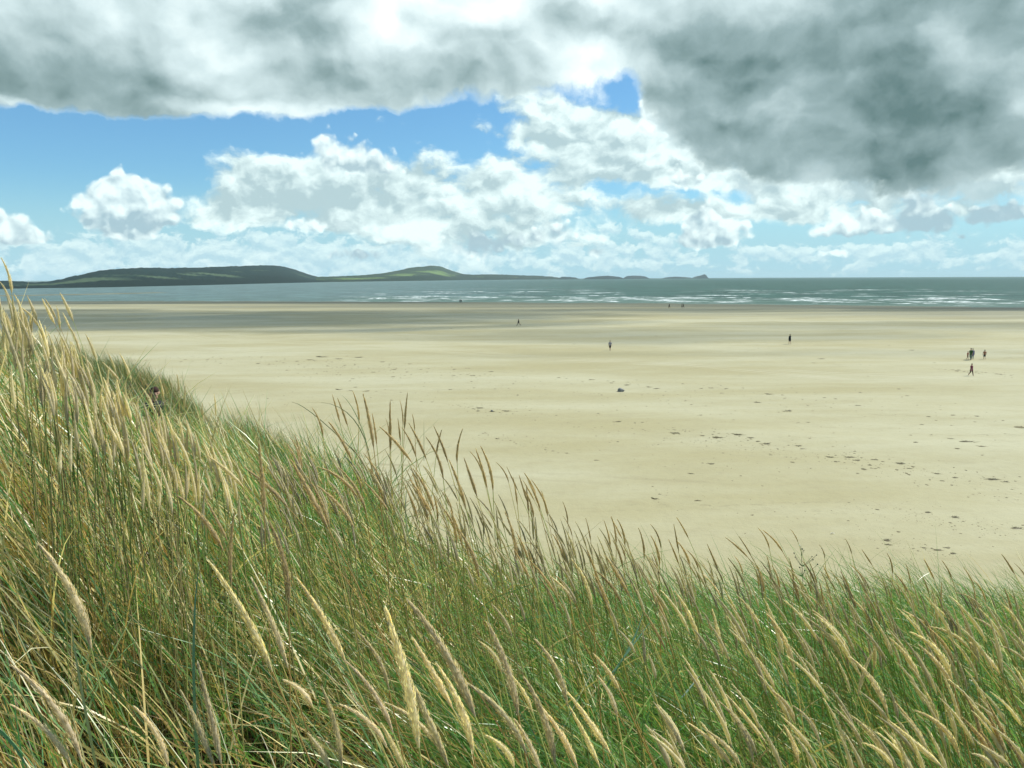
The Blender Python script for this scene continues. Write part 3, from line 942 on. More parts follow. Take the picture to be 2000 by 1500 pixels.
hero = [([(392, 1560, 1.35), (378, 1290, 1.4), (390, 1095, 1.45)], 0.006, (0.10, 0.20, 0.10)),
        ([(200, 1560, 1.2), (158, 1340, 1.25), (136, 1200, 1.3)], 0.005, (0.30, 0.32, 0.12)),
        ([(-40, 1400, 1.1), (20, 1448, 1.1), (62, 1520, 1.1)], 0.006, (0.08, 0.22, 0.12)),
        ([(600, 1340, 2.0), (760, 1240, 2.1), (932, 1194, 2.2)], 0.004, (0.30, 0.36, 0.20)),
        ([(1195, 1315, 1.9), (1232, 1260, 1.95), (1258, 1190, 2.0)], 0.007, (0.16, 0.30, 0.18)),
        ([(1198, 1312, 1.9), (1240, 1255, 1.95), (1274, 1210, 2.0)], 0.006, (0.16, 0.30, 0.18)),
        ([(1180, 1350, 1.9), (1190, 1332, 1.9), (1222, 1280, 1.9)], 0.008, (0.10, 0.22, 0.10)),
        ([(1332, 1362, 1.9), (1350, 1340, 1.92), (1368, 1318, 1.95)], 0.006, (0.30, 0.40, 0.32)),  # a white glint on a blade, put in as pale colour
        ([(815, 1120, 2.8), (793, 1010, 2.8), (801, 930, 2.8)], 0.005, (0.45, 0.48, 0.36)),
        ([(700, 890, 3.3), (600, 800, 3.3), (560, 792, 3.3)], 0.004, (0.12, 0.15, 0.08)),
        ([(720, 880, 3.3), (670, 800, 3.3), (584, 790, 3.3)], 0.004, (0.13, 0.16, 0.08)),
        ([(715, 860, 3.4), (690, 800, 3.4), (664, 770, 3.4)], 0.004, (0.40, 0.42, 0.28)),
        ([(828, 900, 3.3), (828, 860, 3.3), (828, 820, 3.3)], 0.003, (0.5, 0.48, 0.36)),
        ([(950, 1420, 1.6), (970, 1470, 1.55), (985, 1540, 1.5)], 0.005, (0.32, 0.36, 0.06))]
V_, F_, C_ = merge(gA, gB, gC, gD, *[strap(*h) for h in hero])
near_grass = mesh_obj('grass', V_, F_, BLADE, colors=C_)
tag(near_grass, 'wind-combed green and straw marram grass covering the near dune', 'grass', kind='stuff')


def keep_mid(x, y, g):
    e = edge_dist(x, y)
    return in_view(x, y, 1.0) & (e < 1.2) & (x < -0.5) & (y > 5.6) & (np.hypot(x + 7.66, y - 17) > 0.6) & ((np.abs(x / y + 0.4506) > 0.013) | (y < 13) | (y > 17))


V_, F_, C_ = grass_set(46000, (-20, -0.5), (5.6, 30), keep_mid, 40, lambda x, y: 0.25 + 0 * x, 102, 0.0058, (0.42, 0.80),
                       lambda x, y: 0.62 + 0.3 * fbm(x * .5, y * .5, 2, 4), nseg=4, tight=0.20, cs=(0.45, 1.25))
mid_grass = mesh_obj('grass', V_, F_, BLADE, colors=C_ * np.array([0.72, 0.66, 0.62]))
tag(mid_grass, 'olive marram grass on the farther dune ridge behind the left mound', 'grass', kind='stuff')


# ------------------------------------------------------------------ flowering stalks of the marram
def tube(C_, rad, ns=5):
    C_ = np.asarray(C_, float)
    n = len(C_)
    T_ = np.gradient(C_, axis=0)
    T_ /= np.linalg.norm(T_, axis=1, keepdims=True) + 1e-12
    ref = np.array([0.13, 0.98, 0.1])
    A = np.cross(T_, ref)
    A /= np.linalg.norm(A, axis=1, keepdims=True)
    B = np.cross(T_, A)
    th = np.arange(ns) * 2 * np.pi / ns
    V = C_[:, None] + rad[:, None, None] * (A[:, None] * np.cos(th)[None, :, None] + B[:, None] * np.sin(th)[None, :, None])
    i = (np.arange(n - 1) * ns)[:, None]
    j = np.arange(ns)[None]
    j2 = (j + 1) % ns
    Fc = np.stack([i + j, i + j2, i + ns + j2, i + ns + j], -1).reshape(-1, 4)
    return V.reshape(-1, 3), Fc, T_, A, B


def head_mesh(C_, r0, nsp, tone, g):
    """spindle of closely set spikelets: core plus pointed scales"""
    n = len(C_)
    t = np.linspace(0, 1, n)
    prof = np.minimum((t + 0.02) / 0.26, 1) ** 0.7 * np.clip(1 - np.clip((t - 0.26) / 0.78, 0, 1) ** 1.25, 0, 1) ** 0.85 + 0.05
    prof *= 1 + g.normal(0, 0.06, n)
    V, Fc, T_, A, B = tube(C_, r0 * prof * 0.80, 7)
    C1 = np.tile(tone * 0.85, (len(V), 1)) * g.uniform(0.8, 1.15, (len(V), 1))
    tt = np.sort(g.uniform(0.01, 0.97, nsp))
    f = tt * (n - 1)
    i = np.minimum(f.astype(int), n - 2)
    fr = (f - i)[:, None]
    c = C_[i] * (1 - fr) + C_[i + 1] * fr
    tg = T_[i]
    a = g.uniform(0, 2 * np.pi, nsp)
    out = A[i] * np.cos(a)[:, None] + B[i] * np.sin(a)[:, None]
    rr = (r0 * np.interp(tt, t, prof))[:, None]
    Ls = np.linalg.norm(C_[-1] - C_[0])
    ln = (g.uniform(0.038, 0.066, nsp) * Ls)[:, None]
    sd_ = np.cross(tg, out)
    w = (g.uniform(0.12, 0.22, nsp))[:, None] * ln
    p0 = c + out * rr * 0.72
    p1 = c + tg * ln * 0.45 + out * rr * 1.12 + sd_ * w * 0.5
    p2 = c + tg * ln + out * rr * (1.05 + g.uniform(0, 0.36, nsp)[:, None])
    p3 = c + tg * ln * 0.45 + out * rr * 1.12 - sd_ * w * 0.5
    V2 = np.stack([p0, p1, p2, p3], 1).reshape(-1, 3)
    b = (np.arange(nsp) * 4)[:, None]
    F2 = b + np.arange(4)[None]
    C2 = np.repeat(tone[None] * g.uniform(0.72, 1.35, nsp)[:, None], 4, 0)
    return merge((V, Fc, C1), (V2, F2, C2))


def solve_depth(tip, base):
    D = np.linspace(0.95, 7.0, 160)
    rt = ray(*tip)
    pl = math.hypot(tip[0] - base[0], tip[1] - base[1])
    gz = dune_z(rt.x * D, D)
    h = EYE + rt.z * D - gz
    L = pl * D / F
    sc = ((h - 1.0) / 0.16) ** 2 + ((L - 0.155) / 0.045) ** 2 + np.maximum(edge_dist(rt.x * D, D), 0) ** 2 * 4
    return float(D[int(np.argmin(sc))])


NSTALK = 0
TO_NAME = []
ORD = ['first', 'second', 'third', 'fourth', 'fifth', 'sixth', 'seventh', 'eighth', 'ninth', 'tenth', 'eleventh', 'twelfth', 'thirteenth', 'fourteenth', 'fifteenth', 'sixteenth']


def name_all(items):
    """give every repeat its own label: alike ones are told apart by their order from the left"""
    by = {}
    for it in items:
        by.setdefault((it[1], it[2]), []).append(it)
    for (a, b), l in by.items():
        l.sort(key=lambda q: q[3])
        for i, it in enumerate(l):
            it[0]['label'] = f'{a}, {b}' if len(l) == 1 else f'{a}, {ORD[i]} from left {b}'


def stalk_curves(tip, base, D, g, bow=0.06):
    """centre lines in world space: (head from base to tip, stem from root to head)"""
    dy = g.uniform(-0.02, 0.02)
    T_ = np.array(at(tip[0], tip[1], D + dy))
    B = np.array(at(base[0], base[1], D))
    ax = T_ - B
    L = np.linalg.norm(ax)
    u = ax / L
    th = math.atan2(-u[0], u[2])                       # lean to the left is positive
    nrm = np.array([u[2], 0, -u[0]])
    bw = bow * L * (1 if th > 0 else -1) * (0.5 + min(abs(th), 0.8))
    s = np.linspace(0, 1, 15)[:, None]
    ctrl = (T_ + B) / 2 + nrm * bw * 1.5
    H = (1 - s) ** 2 * B + 2 * s * (1 - s) * ctrl + s ** 2 * T_
    d0 = H[0] - H[1]
    d0 /= np.linalg.norm(d0)
    pts = [H[1], H[0]]
    p = H[0].copy()
    step = 0.035
    drift = g.uniform(-0.02, 0.10)
    for k in range(80):
        w = min(1.0, k / 26)
        d = d0 * (1 - 0.55 * w) + np.array([0.0, -drift, -1.0]) * (0.55 * w)
        d /= np.linalg.norm(d)
        p = p + d * step
        pts.append(p.copy())
        if k % 2 and p[2] < float(dune_z(p[0], p[1])[0]) - 0.02:
            break
    return H, np.array(pts[::-1]), L, th


def make_stalk(tip, base, g, D=None, thick=1.0, tone=None):
    global NSTALK
    if D is None:
        D = solve_depth(tip, base)
    H, Sx, L, th = stalk_curves(tip, base, D, g, g.uniform(0.0, 0.13))
    if tone is None:
        tone = np.array((0.93, 0.80, 0.57)) * g.uniform(0.72, 1.1) * np.array([1, g.uniform(0.96, 1.01), g.uniform(0.88, 1.0)])
    r0 = min(max(0.038 * L, 0.0042), 0.0066) * thick * g.uniform(0.75, 1.15)
    root = Sx[0]
    nsp = int(np.clip(560 / max(D, 1.0) ** 0.9, 90, 460))
    hv, hf, hc = head_mesh(H, r0, nsp, tone, g)
    sv, sf, *_ = tube(Sx[::2] if len(Sx) > 12 else Sx, np.linspace(0.0020, 0.0013, len(Sx[::2] if len(Sx) > 12 else Sx)), 4)
    st = np.array([(0.62, 0.54, 0.22), (0.46, 0.50, 0.18), (0.50, 0.36, 0.14)])[g.integers(0, 3)]
    o = empty('grass_stalk', tuple(root))
    mesh_obj('seed_head', hv - root, hf, STRAW, o, colors=hc)
    mesh_obj('stem', sv - root, sf, STRAW, o, colors=np.tile(st, (len(sv), 1)))
    NSTALK += 1
    x, y = tip
    deg = math.degrees(th)
    lean = 'bowing left' if deg > 36 else 'leaning left' if deg > 22 else 'tilting left' if deg > 9 else 'upright' if deg > -7 else 'leaning right'
    row = 'on the crest' if edge_dist(H[-1][0], H[-1][1]) > -0.9 and y < 1160 else 'on left mound' if x < 480 and y < 900 else 'high up' if y < 1130 else 'halfway down' if y < 1270 else 'low down' if y < 1390 else 'at bottom'
    LM = [(110, 'near left edge'), (270, "below hill's left end"), (400, 'around the hidden walker'), (560, "below hill's high end"), (720, 'under the gap between hills'),
          (850, "under green hill's summit"), (980, 'under the waterline pair'), (1110, 'under the striding person'), (1260, 'under the lone rock'), (1400, 'under the islands'),
          (1520, 'right of the islands'), (1640, 'under the person in black'), (1780, 'under the open sea'), (1860, 'left of the family'), (1940, 'under the family'), (9999, 'near right edge')]
    col = next(n_ for lim, n_ in LM if x < lim)
    size = 'long' if L > 0.185 else 'short' if L < 0.12 else 'medium'
    TO_NAME.append((o, f'{size} seed head {lean}', f'{row} {col}', x))
    tag(o, None, 'grass stalk', 'flower stalks of the dune grass')
    return o


HEADS = [
 (74,1062,178,1266),(22,1300,160,1488),(20,1376,140,1496),(262,1380,328,1496),(352,1348,416,1492),(386,1294,432,1492),(408,1096,532,1312),
 (490,1128,562,1304),(346,968,436,1076),(400,972,444,1056),(458,1000,452,1144),(505,865,516,1004),(405,890,476,952),(476,912,560,988),(524,1016,564,1180),
 (568,898,640,1030),(552,1328,610,1380),(580,1130,676,1296),(620,912,700,975),(618,948,692,1032),(660,912,716,1004),(600,930,644,1032),(796,1172,928,1400),
 (752,1188,818,1460),(804,1244,884,1384),(676,1292,768,1432),(696,1232,760,1348),(788,1300,876,1496),(852,1296,924,1472),(628,1340,668,1496),(600,1432,644,1500),
 (744,1412,788,1500),(664,1376,756,1460),(752,1372,860,1468),(934,1252,980,1316),(952,1216,1012,1396),(996,1316,1040,1392),(908,1332,1028,1472),(1004,1404,1056,1510),
 (948,1436,1004,1500),(1044,1248,1108,1380),(1024,1324,1084,1492),(1052,1376,1128,1500),(1108,1352,1192,1472),(1112,1380,1172,1500),(1158,1276,1210,1350),
 (1166,1320,1205,1400),(1072,1124,1124,1180),(986,1000,1008,1100),(1116,1092,1156,1192),(880,996,892,1064),(896,1036,936,1128),(800,936,844,1008),(960,1180,1000,1244),
 (706,936,760,1000),(610,797,631,854),(649,771,664,826),(659,777,679,832),(689,764,701,828),(709,769,730,876),(727,808,736,870),(642,824,688,900),(753,816,760,850),
 (762,784,763,881),(741,833,804,903),(777,817,782,863),(781,782,787,832),(796,767,790,839),(785,835,813,894),(805,808,810,841),(798,826,833,898),(832,854,866,938),
 (847,832,875,903),(863,839,852,890),(877,898,910,993),(904,837,893,907),(906,894,932,971),(929,876,952,956),(939,872,963,960),(917,881,941,922),(969,903,994,944),
 (807,916,848,1000),(1573,1159,1611,1200),(1587,1192,1650,1262),(1664,1168,1706,1220),(1762,1191,1818,1224),(1818,1224,1895,1270),(1440,1163,1485,1227),
 (1412,1147,1440,1196),(1498,1200,1552,1315),(1478,1284,1513,1343),(1566,1284,1601,1336),(1573,1206,1646,1290),(1701,1236,1706,1308),(1708,1266,1676,1360),
 (1659,1283,1734,1395),(1737,1245,1797,1332),(1776,1234,1860,1332),(1793,1259,1867,1350),(1814,1175,1856,1213),(1895,1255,1951,1315),(1902,1206,1954,1248),
 (1947,1259,2010,1300),(1867,1157,1923,1196),(1804,1346,1835,1420),(1748,1371,1811,1458),(1788,1388,1874,1479),(1734,1406,1842,1500),(1629,1381,1685,1451),
 (1685,1451,1744,1500),(1664,1399,1737,1490),(1548,1378,1601,1451),(1508,1350,1552,1413),(1527,1399,1587,1465),(1530,1415,1560,1490),(1419,1357,1496,1451),
 (1405,1371,1471,1490),(1345,1413,1429,1497),(1380,1427,1447,1497),(1898,1472,1937,1500),(1909,1451,1972,1497),(1317,1154,1366,1266),(1373,1122,1408,1168),
 (1391,1189,1412,1280),(1316,1024,1326,1080),(1321,1010,1345,1052),(1417,1050,1461,1089),(1443,1047,1468,1087),(1480,1031,1503,1073),(1489,1035,1530,1080),
 (1543,1033,1559,1060),(1599,1063,1611,1091),(1650,1051,1664,1084),(1683,1073,1704,1105),(1732,1080,1743,1122),(1769,1101,1779,1140),(1804,1091,1825,1133),
 (1839,1094,1860,1133),(1881,1108,1902,1143),(1956,1082,1982,1122),(1981,1100,2005,1130),(2,503,23,573),(0,550,20,593),(27,573,43,613),(53,578,72,627),
 (40,600,77,640),(70,627,90,677),(82,583,107,633),(87,583,110,623),(110,597,117,643),(117,572,143,627),(122,610,137,643),(133,633,157,690),(7,607,27,667),
 (20,623,40,687),(50,633,70,673),(75,683,95,713),(120,693,143,740),(167,652,190,707),(157,690,182,727),(210,688,227,730),(233,690,257,747),(200,707,233,743),
 (277,757,300,800),(310,733,320,777),(345,730,350,767),(362,753,360,800),(395,787,398,833),(418,770,421,813),(417,820,427,860),(213,717,207,800)]
gs = np.random.default_rng(77)
for (a, b, c, d) in HEADS:
    left = a < 480 and b < 900
    tone = np.array((0.92, 0.78, 0.50)) * gs.uniform(0.8, 1.1) if left else np.array((0.66, 0.51, 0.29)) * gs.uniform(0.85, 1.12) if b < 1060 + (a > 1350) * 60 else None  # backlit crest heads painted darker, light-filled left heads painted paler
    make_stalk((a, b), (c, d), gs, tone=tone, thick=1.6 if left else 1.0)

# further stalks between them, following the same lean
zones = [  # (count, polyline of tips, spread px, head length px, lean degrees, spread)
    (28, [(985, 905), (1060, 950), (1180, 1000), (1300, 1035), (1420, 1070)], 26, 52, 17, 8),
    (26, [(1420, 1080), (1600, 1100), (1800, 1125), (2000, 1150)], 26, 50, 18, 9),
    (16, [(540, 835), (640, 860), (760, 900), (900, 960)], 30, 60, 16, 9),
    (16, [(1000, 1010), (1150, 1080), (1300, 1120)], 50, 80, 24, 8),
    (8, [(1800, 1200), (2000, 1380)], 90, 95, 33, 8),
    (12, [(10, 560), (130, 690), (260, 790), (400, 850)], 40, 55, 15, 9)]
for cnt, line, sp, hl, ln_, ls in zones:
    xs_ = [p[0] for p in line]
    ys_ = [p[1] for p in line]
    for k in range(cnt):
        x = gs.uniform(xs_[0], xs_[-1])
        y = np.interp(x, xs_, ys_) + abs(gs.normal(0, sp)) - 6
        th = R(gs.normal(ln_, ls))
        l = hl * gs.uniform(0.8, 1.25)
        make_stalk((x, y), (x + l * math.sin(th), y + l * math.cos(th)), gs, tone=(np.array((0.92, 0.78, 0.50)) if x < 480 else np.array((0.66, 0.51, 0.29)) * gs.uniform(0.8, 1.15)), thick=1.4 if x < 480 else 1.0)  # same painted tones: backlit dark on the crest, pale at left

# the hundreds of smaller heads that merge into the mass
sets = []
for k in range(715):
    if k < 200:                                     # the mound on the left
        x = min(gs.uniform(-10, 470), gs.uniform(60, 620))
        y = np.interp(x, [0, 150, 300, 470], [545, 665, 780, 850]) + abs(gs.normal(0, 75)) + 8
        ln_, hl = gs.normal(12, 7), gs.uniform(45, 95)
    elif k > 610:
        x = gs.uniform(1250, 2010)
        y = gs.uniform(1150, 1440)
        ln_, hl = gs.normal(31, 7), gs.uniform(80, 125)
    else:
        x = gs.uniform(500, 2000)
        y = np.interp(x, [500, 700, 900, 1300, 2000], [880, 850, 930, 1065, 1140]) + abs(gs.normal(0, 75)) + 8
        ln_, hl = gs.normal(22, 8), gs.uniform(40, 75)
    th = R(ln_)
    tip, base = (x, y), (x + hl * math.sin(th), y + hl * math.cos(th))
    D = solve_depth(tip, base)
    tp = at(*tip, D)
    if not 0.7 < tp.z - float(dune_z(tp.x, D)[0]) < 1.35 or D > 6.5:
        continue
    H, Sx, L, _t = stalk_curves(tip, base, D, gs)
    tone = np.array((0.88, 0.74, 0.46)) * gs.uniform(0.7, 1.15)
    sets.append(head_mesh(H, min(max(0.036 * L, 0.0042), 0.0062) * (1.3 if x < 480 else 1.0), 60, tone * (1.05 if x < 480 else 0.8 if k < 610 else 1.0) * np.array([1, 1.03, 1.12]), gs))  # mass of heads gets the painted crest darkening and left brightening too
    Sq = Sx[::3]
    if len(Sq) > 2:
        sv, sf, *_ = tube(Sq, np.full(len(Sq), 0.0013), 3)
        sets.append((sv, sf, np.tile(np.array([(0.34, 0.36, 0.13), (0.26, 0.34, 0.10), (0.42, 0.36, 0.18)][k % 3]), (len(sv), 1))))
V_, F_, C_ = merge(*sets)
tag(mesh_obj('grass', V_, F_, STRAW, colors=C_), 'mass of small straw seed heads woven through the dune grass', 'grass', kind='stuff')

name_all(TO_NAME)


# ------------------------------------------------------------------ rock, seaweed and drift on the sand
def simple_mat(name, col, rough=0.8, noise=0.35, scale=8, spec=0.3, bump=0.0):
    m, k = new_mat(name)
    pos = k.n('ShaderNodeTexCoord').outputs['Object']
    n = k.noise(pos, scale, 4, 0.65)
    c = k.mix(k.m('MULTIPLY', k.step(n, 0.35, 0.7), noise), col, tuple(x * 0.35 for x in col))
    bs = k.n('ShaderNodeBsdfPrincipled', {'Base Color': c, 'Roughness': rough, 'Specular IOR Level': spec})
    if bump:
        bp = k.n('ShaderNodeBump', {'Height': n, 'Strength': 0.6, 'Distance': bump})
        k.put(bs.inputs['Normal'], bp)
    k.n('ShaderNodeOutputMaterial', {0: bs})
    return m


def ground_hit(px, py):
    d = ray(px, py)
    t = EYE / -d.z
    for _ in range(3):
        t = (EYE - float(beach_z(np.array([d.x * t]), np.array([t]))[0])) / -d.z
    return d.x * t, t, float(beach_z(np.array([d.x * t]), np.array([t]))[0])


WEED = simple_mat('seaweed', (0.14, 0.12, 0.055), 0.55, 0.5, 6)
ROCK = simple_mat('rock', (0.24, 0.25, 0.24), 0.8, 0.6, 3, bump=0.05)


def weed_mesh(g, wid, n=26):
    """a flattened tangle: low torn lump with straps trailing from it"""
    sets = []
    na, nr = 18, 5
    a = np.linspace(0, 2 * np.pi, na, endpoint=False)
    ra = wid * 0.5 * (0.6 + 0.55 * g.random(na))
    ra = (ra + np.roll(ra, 1)) / 2
    V, Fc = [], []
    for i in range(nr):
        f = i / (nr - 1)
        rr = ra * (1 - f) + 0.01
        zz = wid * 0.13 * f ** 0.7 * (0.7 + 0.6 * g.random(na)) - 0.01
        V.append(np.stack([rr * np.cos(a), rr * np.sin(a) * 0.8, zz], -1))
    V = np.concatenate(V)
    i = (np.arange(nr - 1) * na)[:, None]
    j = np.arange(na)[None]
    Fc = np.stack([i + j, i + (j + 1) % na, i + na + (j + 1) % na, i + na + j], -1).reshape(-1, 4)
    col = np.tile((0.07, 0.06, 0.025), (len(V), 1))
    sets.append((V, Fc, col))
    x = g.normal(0, wid * 0.22, n)
    y = g.normal(0, wid * 0.18, n)
    c = np.tile((0.08, 0.065, 0.03), (n, 1))
    sets.append(blades(x, y, np.full(n, 0.01), g.uniform(0.25, 0.7, n) * wid, g.uniform(0.05, 0.10, n) * wid, g.uniform(0, 6.28, n),
                       g.uniform(0.9, 1.45, n), g.uniform(0.1, 0.6, n), c, c, 4, g))
    return merge(*sets)


gd = np.random.default_rng(42)
PROTO = []
for k in range(6):
    V_, F_, C_ = weed_mesh(gd, 1.0)
    me = bpy.data.meshes.new('seaweed_clump')
    me.from_pydata(V_.tolist(), [], F_.tolist())
    me.materials.append(WEED)
    PROTO.append(me)
CL = [(627,697,30),(661,701,20),(699,698,22),(747,707,14),(800,711,9),(689,740,10),(661,761,16),(685,763,10),(716,764,16),(924,734,13),(879,761,12),(961,804,13),
      (989,803,22),(937,797,18),(1207,824,18),(1224,752,14),(1194,748,10),(1164,899,13),(971,857,12),(1107,885,10),(959,726,11),(1091,738,12),(1106,739,9),
      (1154,742,12),(1267,756,11),(1282,759,12),(1370,759,10),(1389,758,11),(1451,758,7),(1409,768,9),(1501,770,16),(1479,786,15),(1539,803,26),(1610,777,10),
      (1632,779,8),(1674,792,12),(1589,709,8),(1604,701,13),(1781,684,11),(1861,811,11),(1908,813,13),(1859,831,9),(1578,825,8),(1559,825,8),(1368,811,12),
      (1319,846,24),(1372,851,14),(1400,855,20),(1441,849,22),(1466,855,14),(1497,867,30),(1480,862,14),(1559,871,22),(1567,877,16),(1621,893,22),(1659,893,24),
      (1674,899,20),(1709,898,16),(1758,905,24),(1775,915,16),(1829,925,18),(1936,936,28),(1964,941,18),(1865,933,20),(1976,956,10),(1887,863,40),(1917,872,16),
      (1857,857,14),(1919,889,9),(1788,864,14),(1732,1055,20),(1734,1064,18),(1805,1070,14),(1831,1074,18),(1850,1070,16),(1861,1081,20),(1469,1006,9),(1362,978,18),
      (1278,974,16),(1349,925,14),(1389,906,18),(1812,1001,20),(1865,1010,26),(1985,1032,26),(640,715,9),(605,703,16),(770,722,10),(730,727,9),(1255,825,10)]
WN = []
for k, (px, py, w) in enumerate(CL):
    x, y, z = ground_hit(px, py)
    wm = w * y / F
    o = bpy.data.objects.new('seaweed_clump', PROTO[k % 6])
    COL.objects.link(o)
    o.location = (x, y, z)
    o.rotation_euler = (0, 0, gd.uniform(-0.35, 0.35) + (math.pi if k % 2 else 0))
    s_ = wm * gd.uniform(0.6, 0.85)
    o.scale = (s_, s_ * 0.75, min(s_, 0.7) * 0.42)
    col = 'under the dark hill' if px < 640 else 'under the green hill' if px < 900 else 'left of the lone rock' if px < 1200 else 'under the islands' if px < 1400 else 'under the person in black' if px < 1640 else 'left of the family group' if px < 1860 else 'near the right edge'
    row = 'in the far weed row' if py < 745 else 'in the middle sand' if py < 835 else 'in the long drift line' if py < 930 else 'close beyond the grass'
    size = 'large' if w >= 22 else 'small' if w <= 11 else 'medium'
    WN.append((o, f'{size} seaweed clump', f'{row} {col}', px))
    tag(o, None, 'seaweed', 'seaweed clumps on the beach')

name_all(WN)


# countless small scraps and foot scuffs between them
def scraps():
    sets = []
    lines = [  # (from, to, count, spread m across, size)
        ((280, 700), (900, 725), 110, 4.0, .30), ((520, 712), (1300, 765), 150, 6, .26), ((1250, 755), (2000, 830), 150, 7, .24), ((640, 760), (1500, 800), 70, 7, .22),
        ((1300, 848), (2000, 960), 330, 2.0, .16), ((1080, 800), (1320, 860), 70, 4, .16), ((900, 790), (1000, 806), 60, 2.5, .18), ((920, 853), (1100, 872), 60, 1.2, .12),
        ((1650, 985), (2000, 1045), 190, 1.2, .09), ((1700, 1050), (1900, 1095), 90, 1.4, .09), ((1250, 960), (1800, 1040), 60, 2, .10), ((1250, 660), (2000, 735), 40, 10, .25),
        ((1840, 722), (1990, 735), 50, 1.5, .30), ((1250, 930), (1600, 870), 70, 4, .12), ((600, 640), (1900, 690), 30, 20, .3), ((380, 745), (640, 800), 60, 4, .16)]
    for a, b, n, sp, sz in lines:
        n, sz = int(n * 1.4), sz * 0.5
        t = gd.random(n)
        pa, pb = ground_hit(*a), ground_hit(*b)
        x = pa[0] + (pb[0] - pa[0]) * t + gd.normal(0, sp * .5, n)
        y = pa[1] + (pb[1] - pa[1]) * t + gd.normal(0, sp, n)
        z = beach_z(x, y)
        s = sz * np.exp(gd.normal(0, 0.5, n))
        m = 7
        an = np.arange(m) * 2 * np.pi / m
        rr = s[:, None] * gd.uniform(0.35, 1.0, (n, m))
        ring = np.stack([x[:, None] + rr * np.cos(an), y[:, None] + rr * np.sin(an) * 1.1, np.repeat(z[:, None] - 0.01, m, 1)], -1)
        top = np.stack([x[:, None] + rr * 0.4 * np.cos(an), y[:, None] + rr * 0.4 * np.sin(an), z[:, None] + s[:, None] * 0.10 * gd.uniform(.5, 1.2, (n, m))], -1)
        V = np.concatenate([ring, top], 1).reshape(-1, 3)
        base = (np.arange(n) * 2 * m)[:, None]
        j = np.arange(m)[None]
        F1 = np.stack([base + j, base + (j + 1) % m, base + m + (j + 1) % m, base + m + j], -1).reshape(-1, 4)
        F2 = np.stack([base + m + 0, base + m + 1, base + m + 2, base + m + 3], -1).reshape(-1, 4)
        F3 = np.stack([base + m + 0, base + m + 3, base + m + 4, base + m + 5], -1).reshape(-1, 4)
        F4 = np.stack([base + m + 0, base + m + 5, base + m + 6, base + m + 6], -1).reshape(-1, 4)[:, :4]
        sets.append((V, np.concatenate([F1, F2, F3]), V * 0))
    V, Fc, C = merge(*sets)
    o = mesh_obj('debris', V, Fc, simple_mat('drift_scraps', (0.17, 0.15, 0.08), 0.9, 0.5, 0.6))
    tag(o, 'small scraps of dry weed and scuffed sand scattered along the drift lines', 'debris', kind='stuff')


scraps()


def rock_at(px, py, w, h, label):
    x, y, z = ground_hit(px, py)
    bm = bmesh.new()
    bmesh.ops.create_icosphere(bm, subdivisions=4, radius=0.5)
    for v in bm.verts:
        c = v.co
        n = float(fbm(c.x * 2.2 + 5, c.y * 2.2 + c.z * 1.7, 4, 90))
        c *= 1 + 0.35 * n
        c.x += 0.0
        # steep on the left, tailing off to the right
        c.z *= 1.0 - 0.75 * max(0.0, c.x + 0.05)
    me = bpy.data.meshes.new('rock')
    bm.to_mesh(me)
    bm.free()
    me.shade_smooth()
    me.materials.append(ROCK)
    o = bpy.data.objects.new('rock', me)
    COL.objects.link(o)
    o.location = (x, y, z + h * 0.25)
    o.scale = (w, w * 0.8, h * 1.3)
    tag(o, label, 'rock')


rock_at(1213, 765, 13 * 85 / F, 0.46, 'lone grey wedge-shaped rock lying on the open sand')
rock_at(961, 804, 5 * 72 / F, 0.20, 'small dark stone beside a seaweed clump above the tall seed heads')


def shell_at():
    x, y, z = ground_hit(1626, 1043)
    V, Fc = [], []
    n = 12
    V.append((0, 0, 0.05))
    for i in range(n):
        a = math.pi * i / (n - 1)
        rr = 0.085 * (1 + 0.08 * (i % 2))
        V.append((rr * math.cos(a), -0.02 + rr * math.sin(a) * 0.9, 0.01 + 0.02 * (i % 2)))
    for i in range(1, n):
        Fc.append((0, i, i + 1))
    o = mesh_obj('shell', V, Fc, simple_mat('shell_white', (0.8, 0.78, 0.7), 0.4, 0.1, 20))
    o.location = (x, y, z + 0.02)
    md = o.modifiers.new('thickness', 'SOLIDIFY')
    md.thickness = 0.012
    tag(o, 'tiny white shell on the sand just beyond the crest at right', 'shell')


shell_at()


# ------------------------------------------------------------------ flowering weeds on the crest
BUD = simple_mat('weed_bud', (0.05, 0.09, 0.045), 0.6, 0.4, 60)
WSTEM = simple_mat('weed_stem', (0.07, 0.12, 0.05), 0.6, 0.3, 40)
YEL = simple_mat('yellow_petal', (0.75, 0.55, 0.04), 0.5, 0.2, 60)
PALE = simple_mat('pale_petal', (0.72, 0.76, 0.70), 0.5, 0.2, 60)


def ball(name, loc, r, mat, parent, sq=1.0):
    bm = bmesh.new()
    bmesh.ops.create_icosphere(bm, subdivisions=2, radius=r)
    for v in bm.verts:
        v.co *= 1 + 0.22 * math.sin(v.co.x * 900 + v.co.z * 700)
        v.co.z *= sq
    me = bpy.data.meshes.new(name)
    bm.to_mesh(me)
    bm.free()
    me.materials.append(mat)
    o = bpy.data.objects.new(name, me)
    COL.objects.link(o)
    o.parent = parent
    o.location = loc
    return o


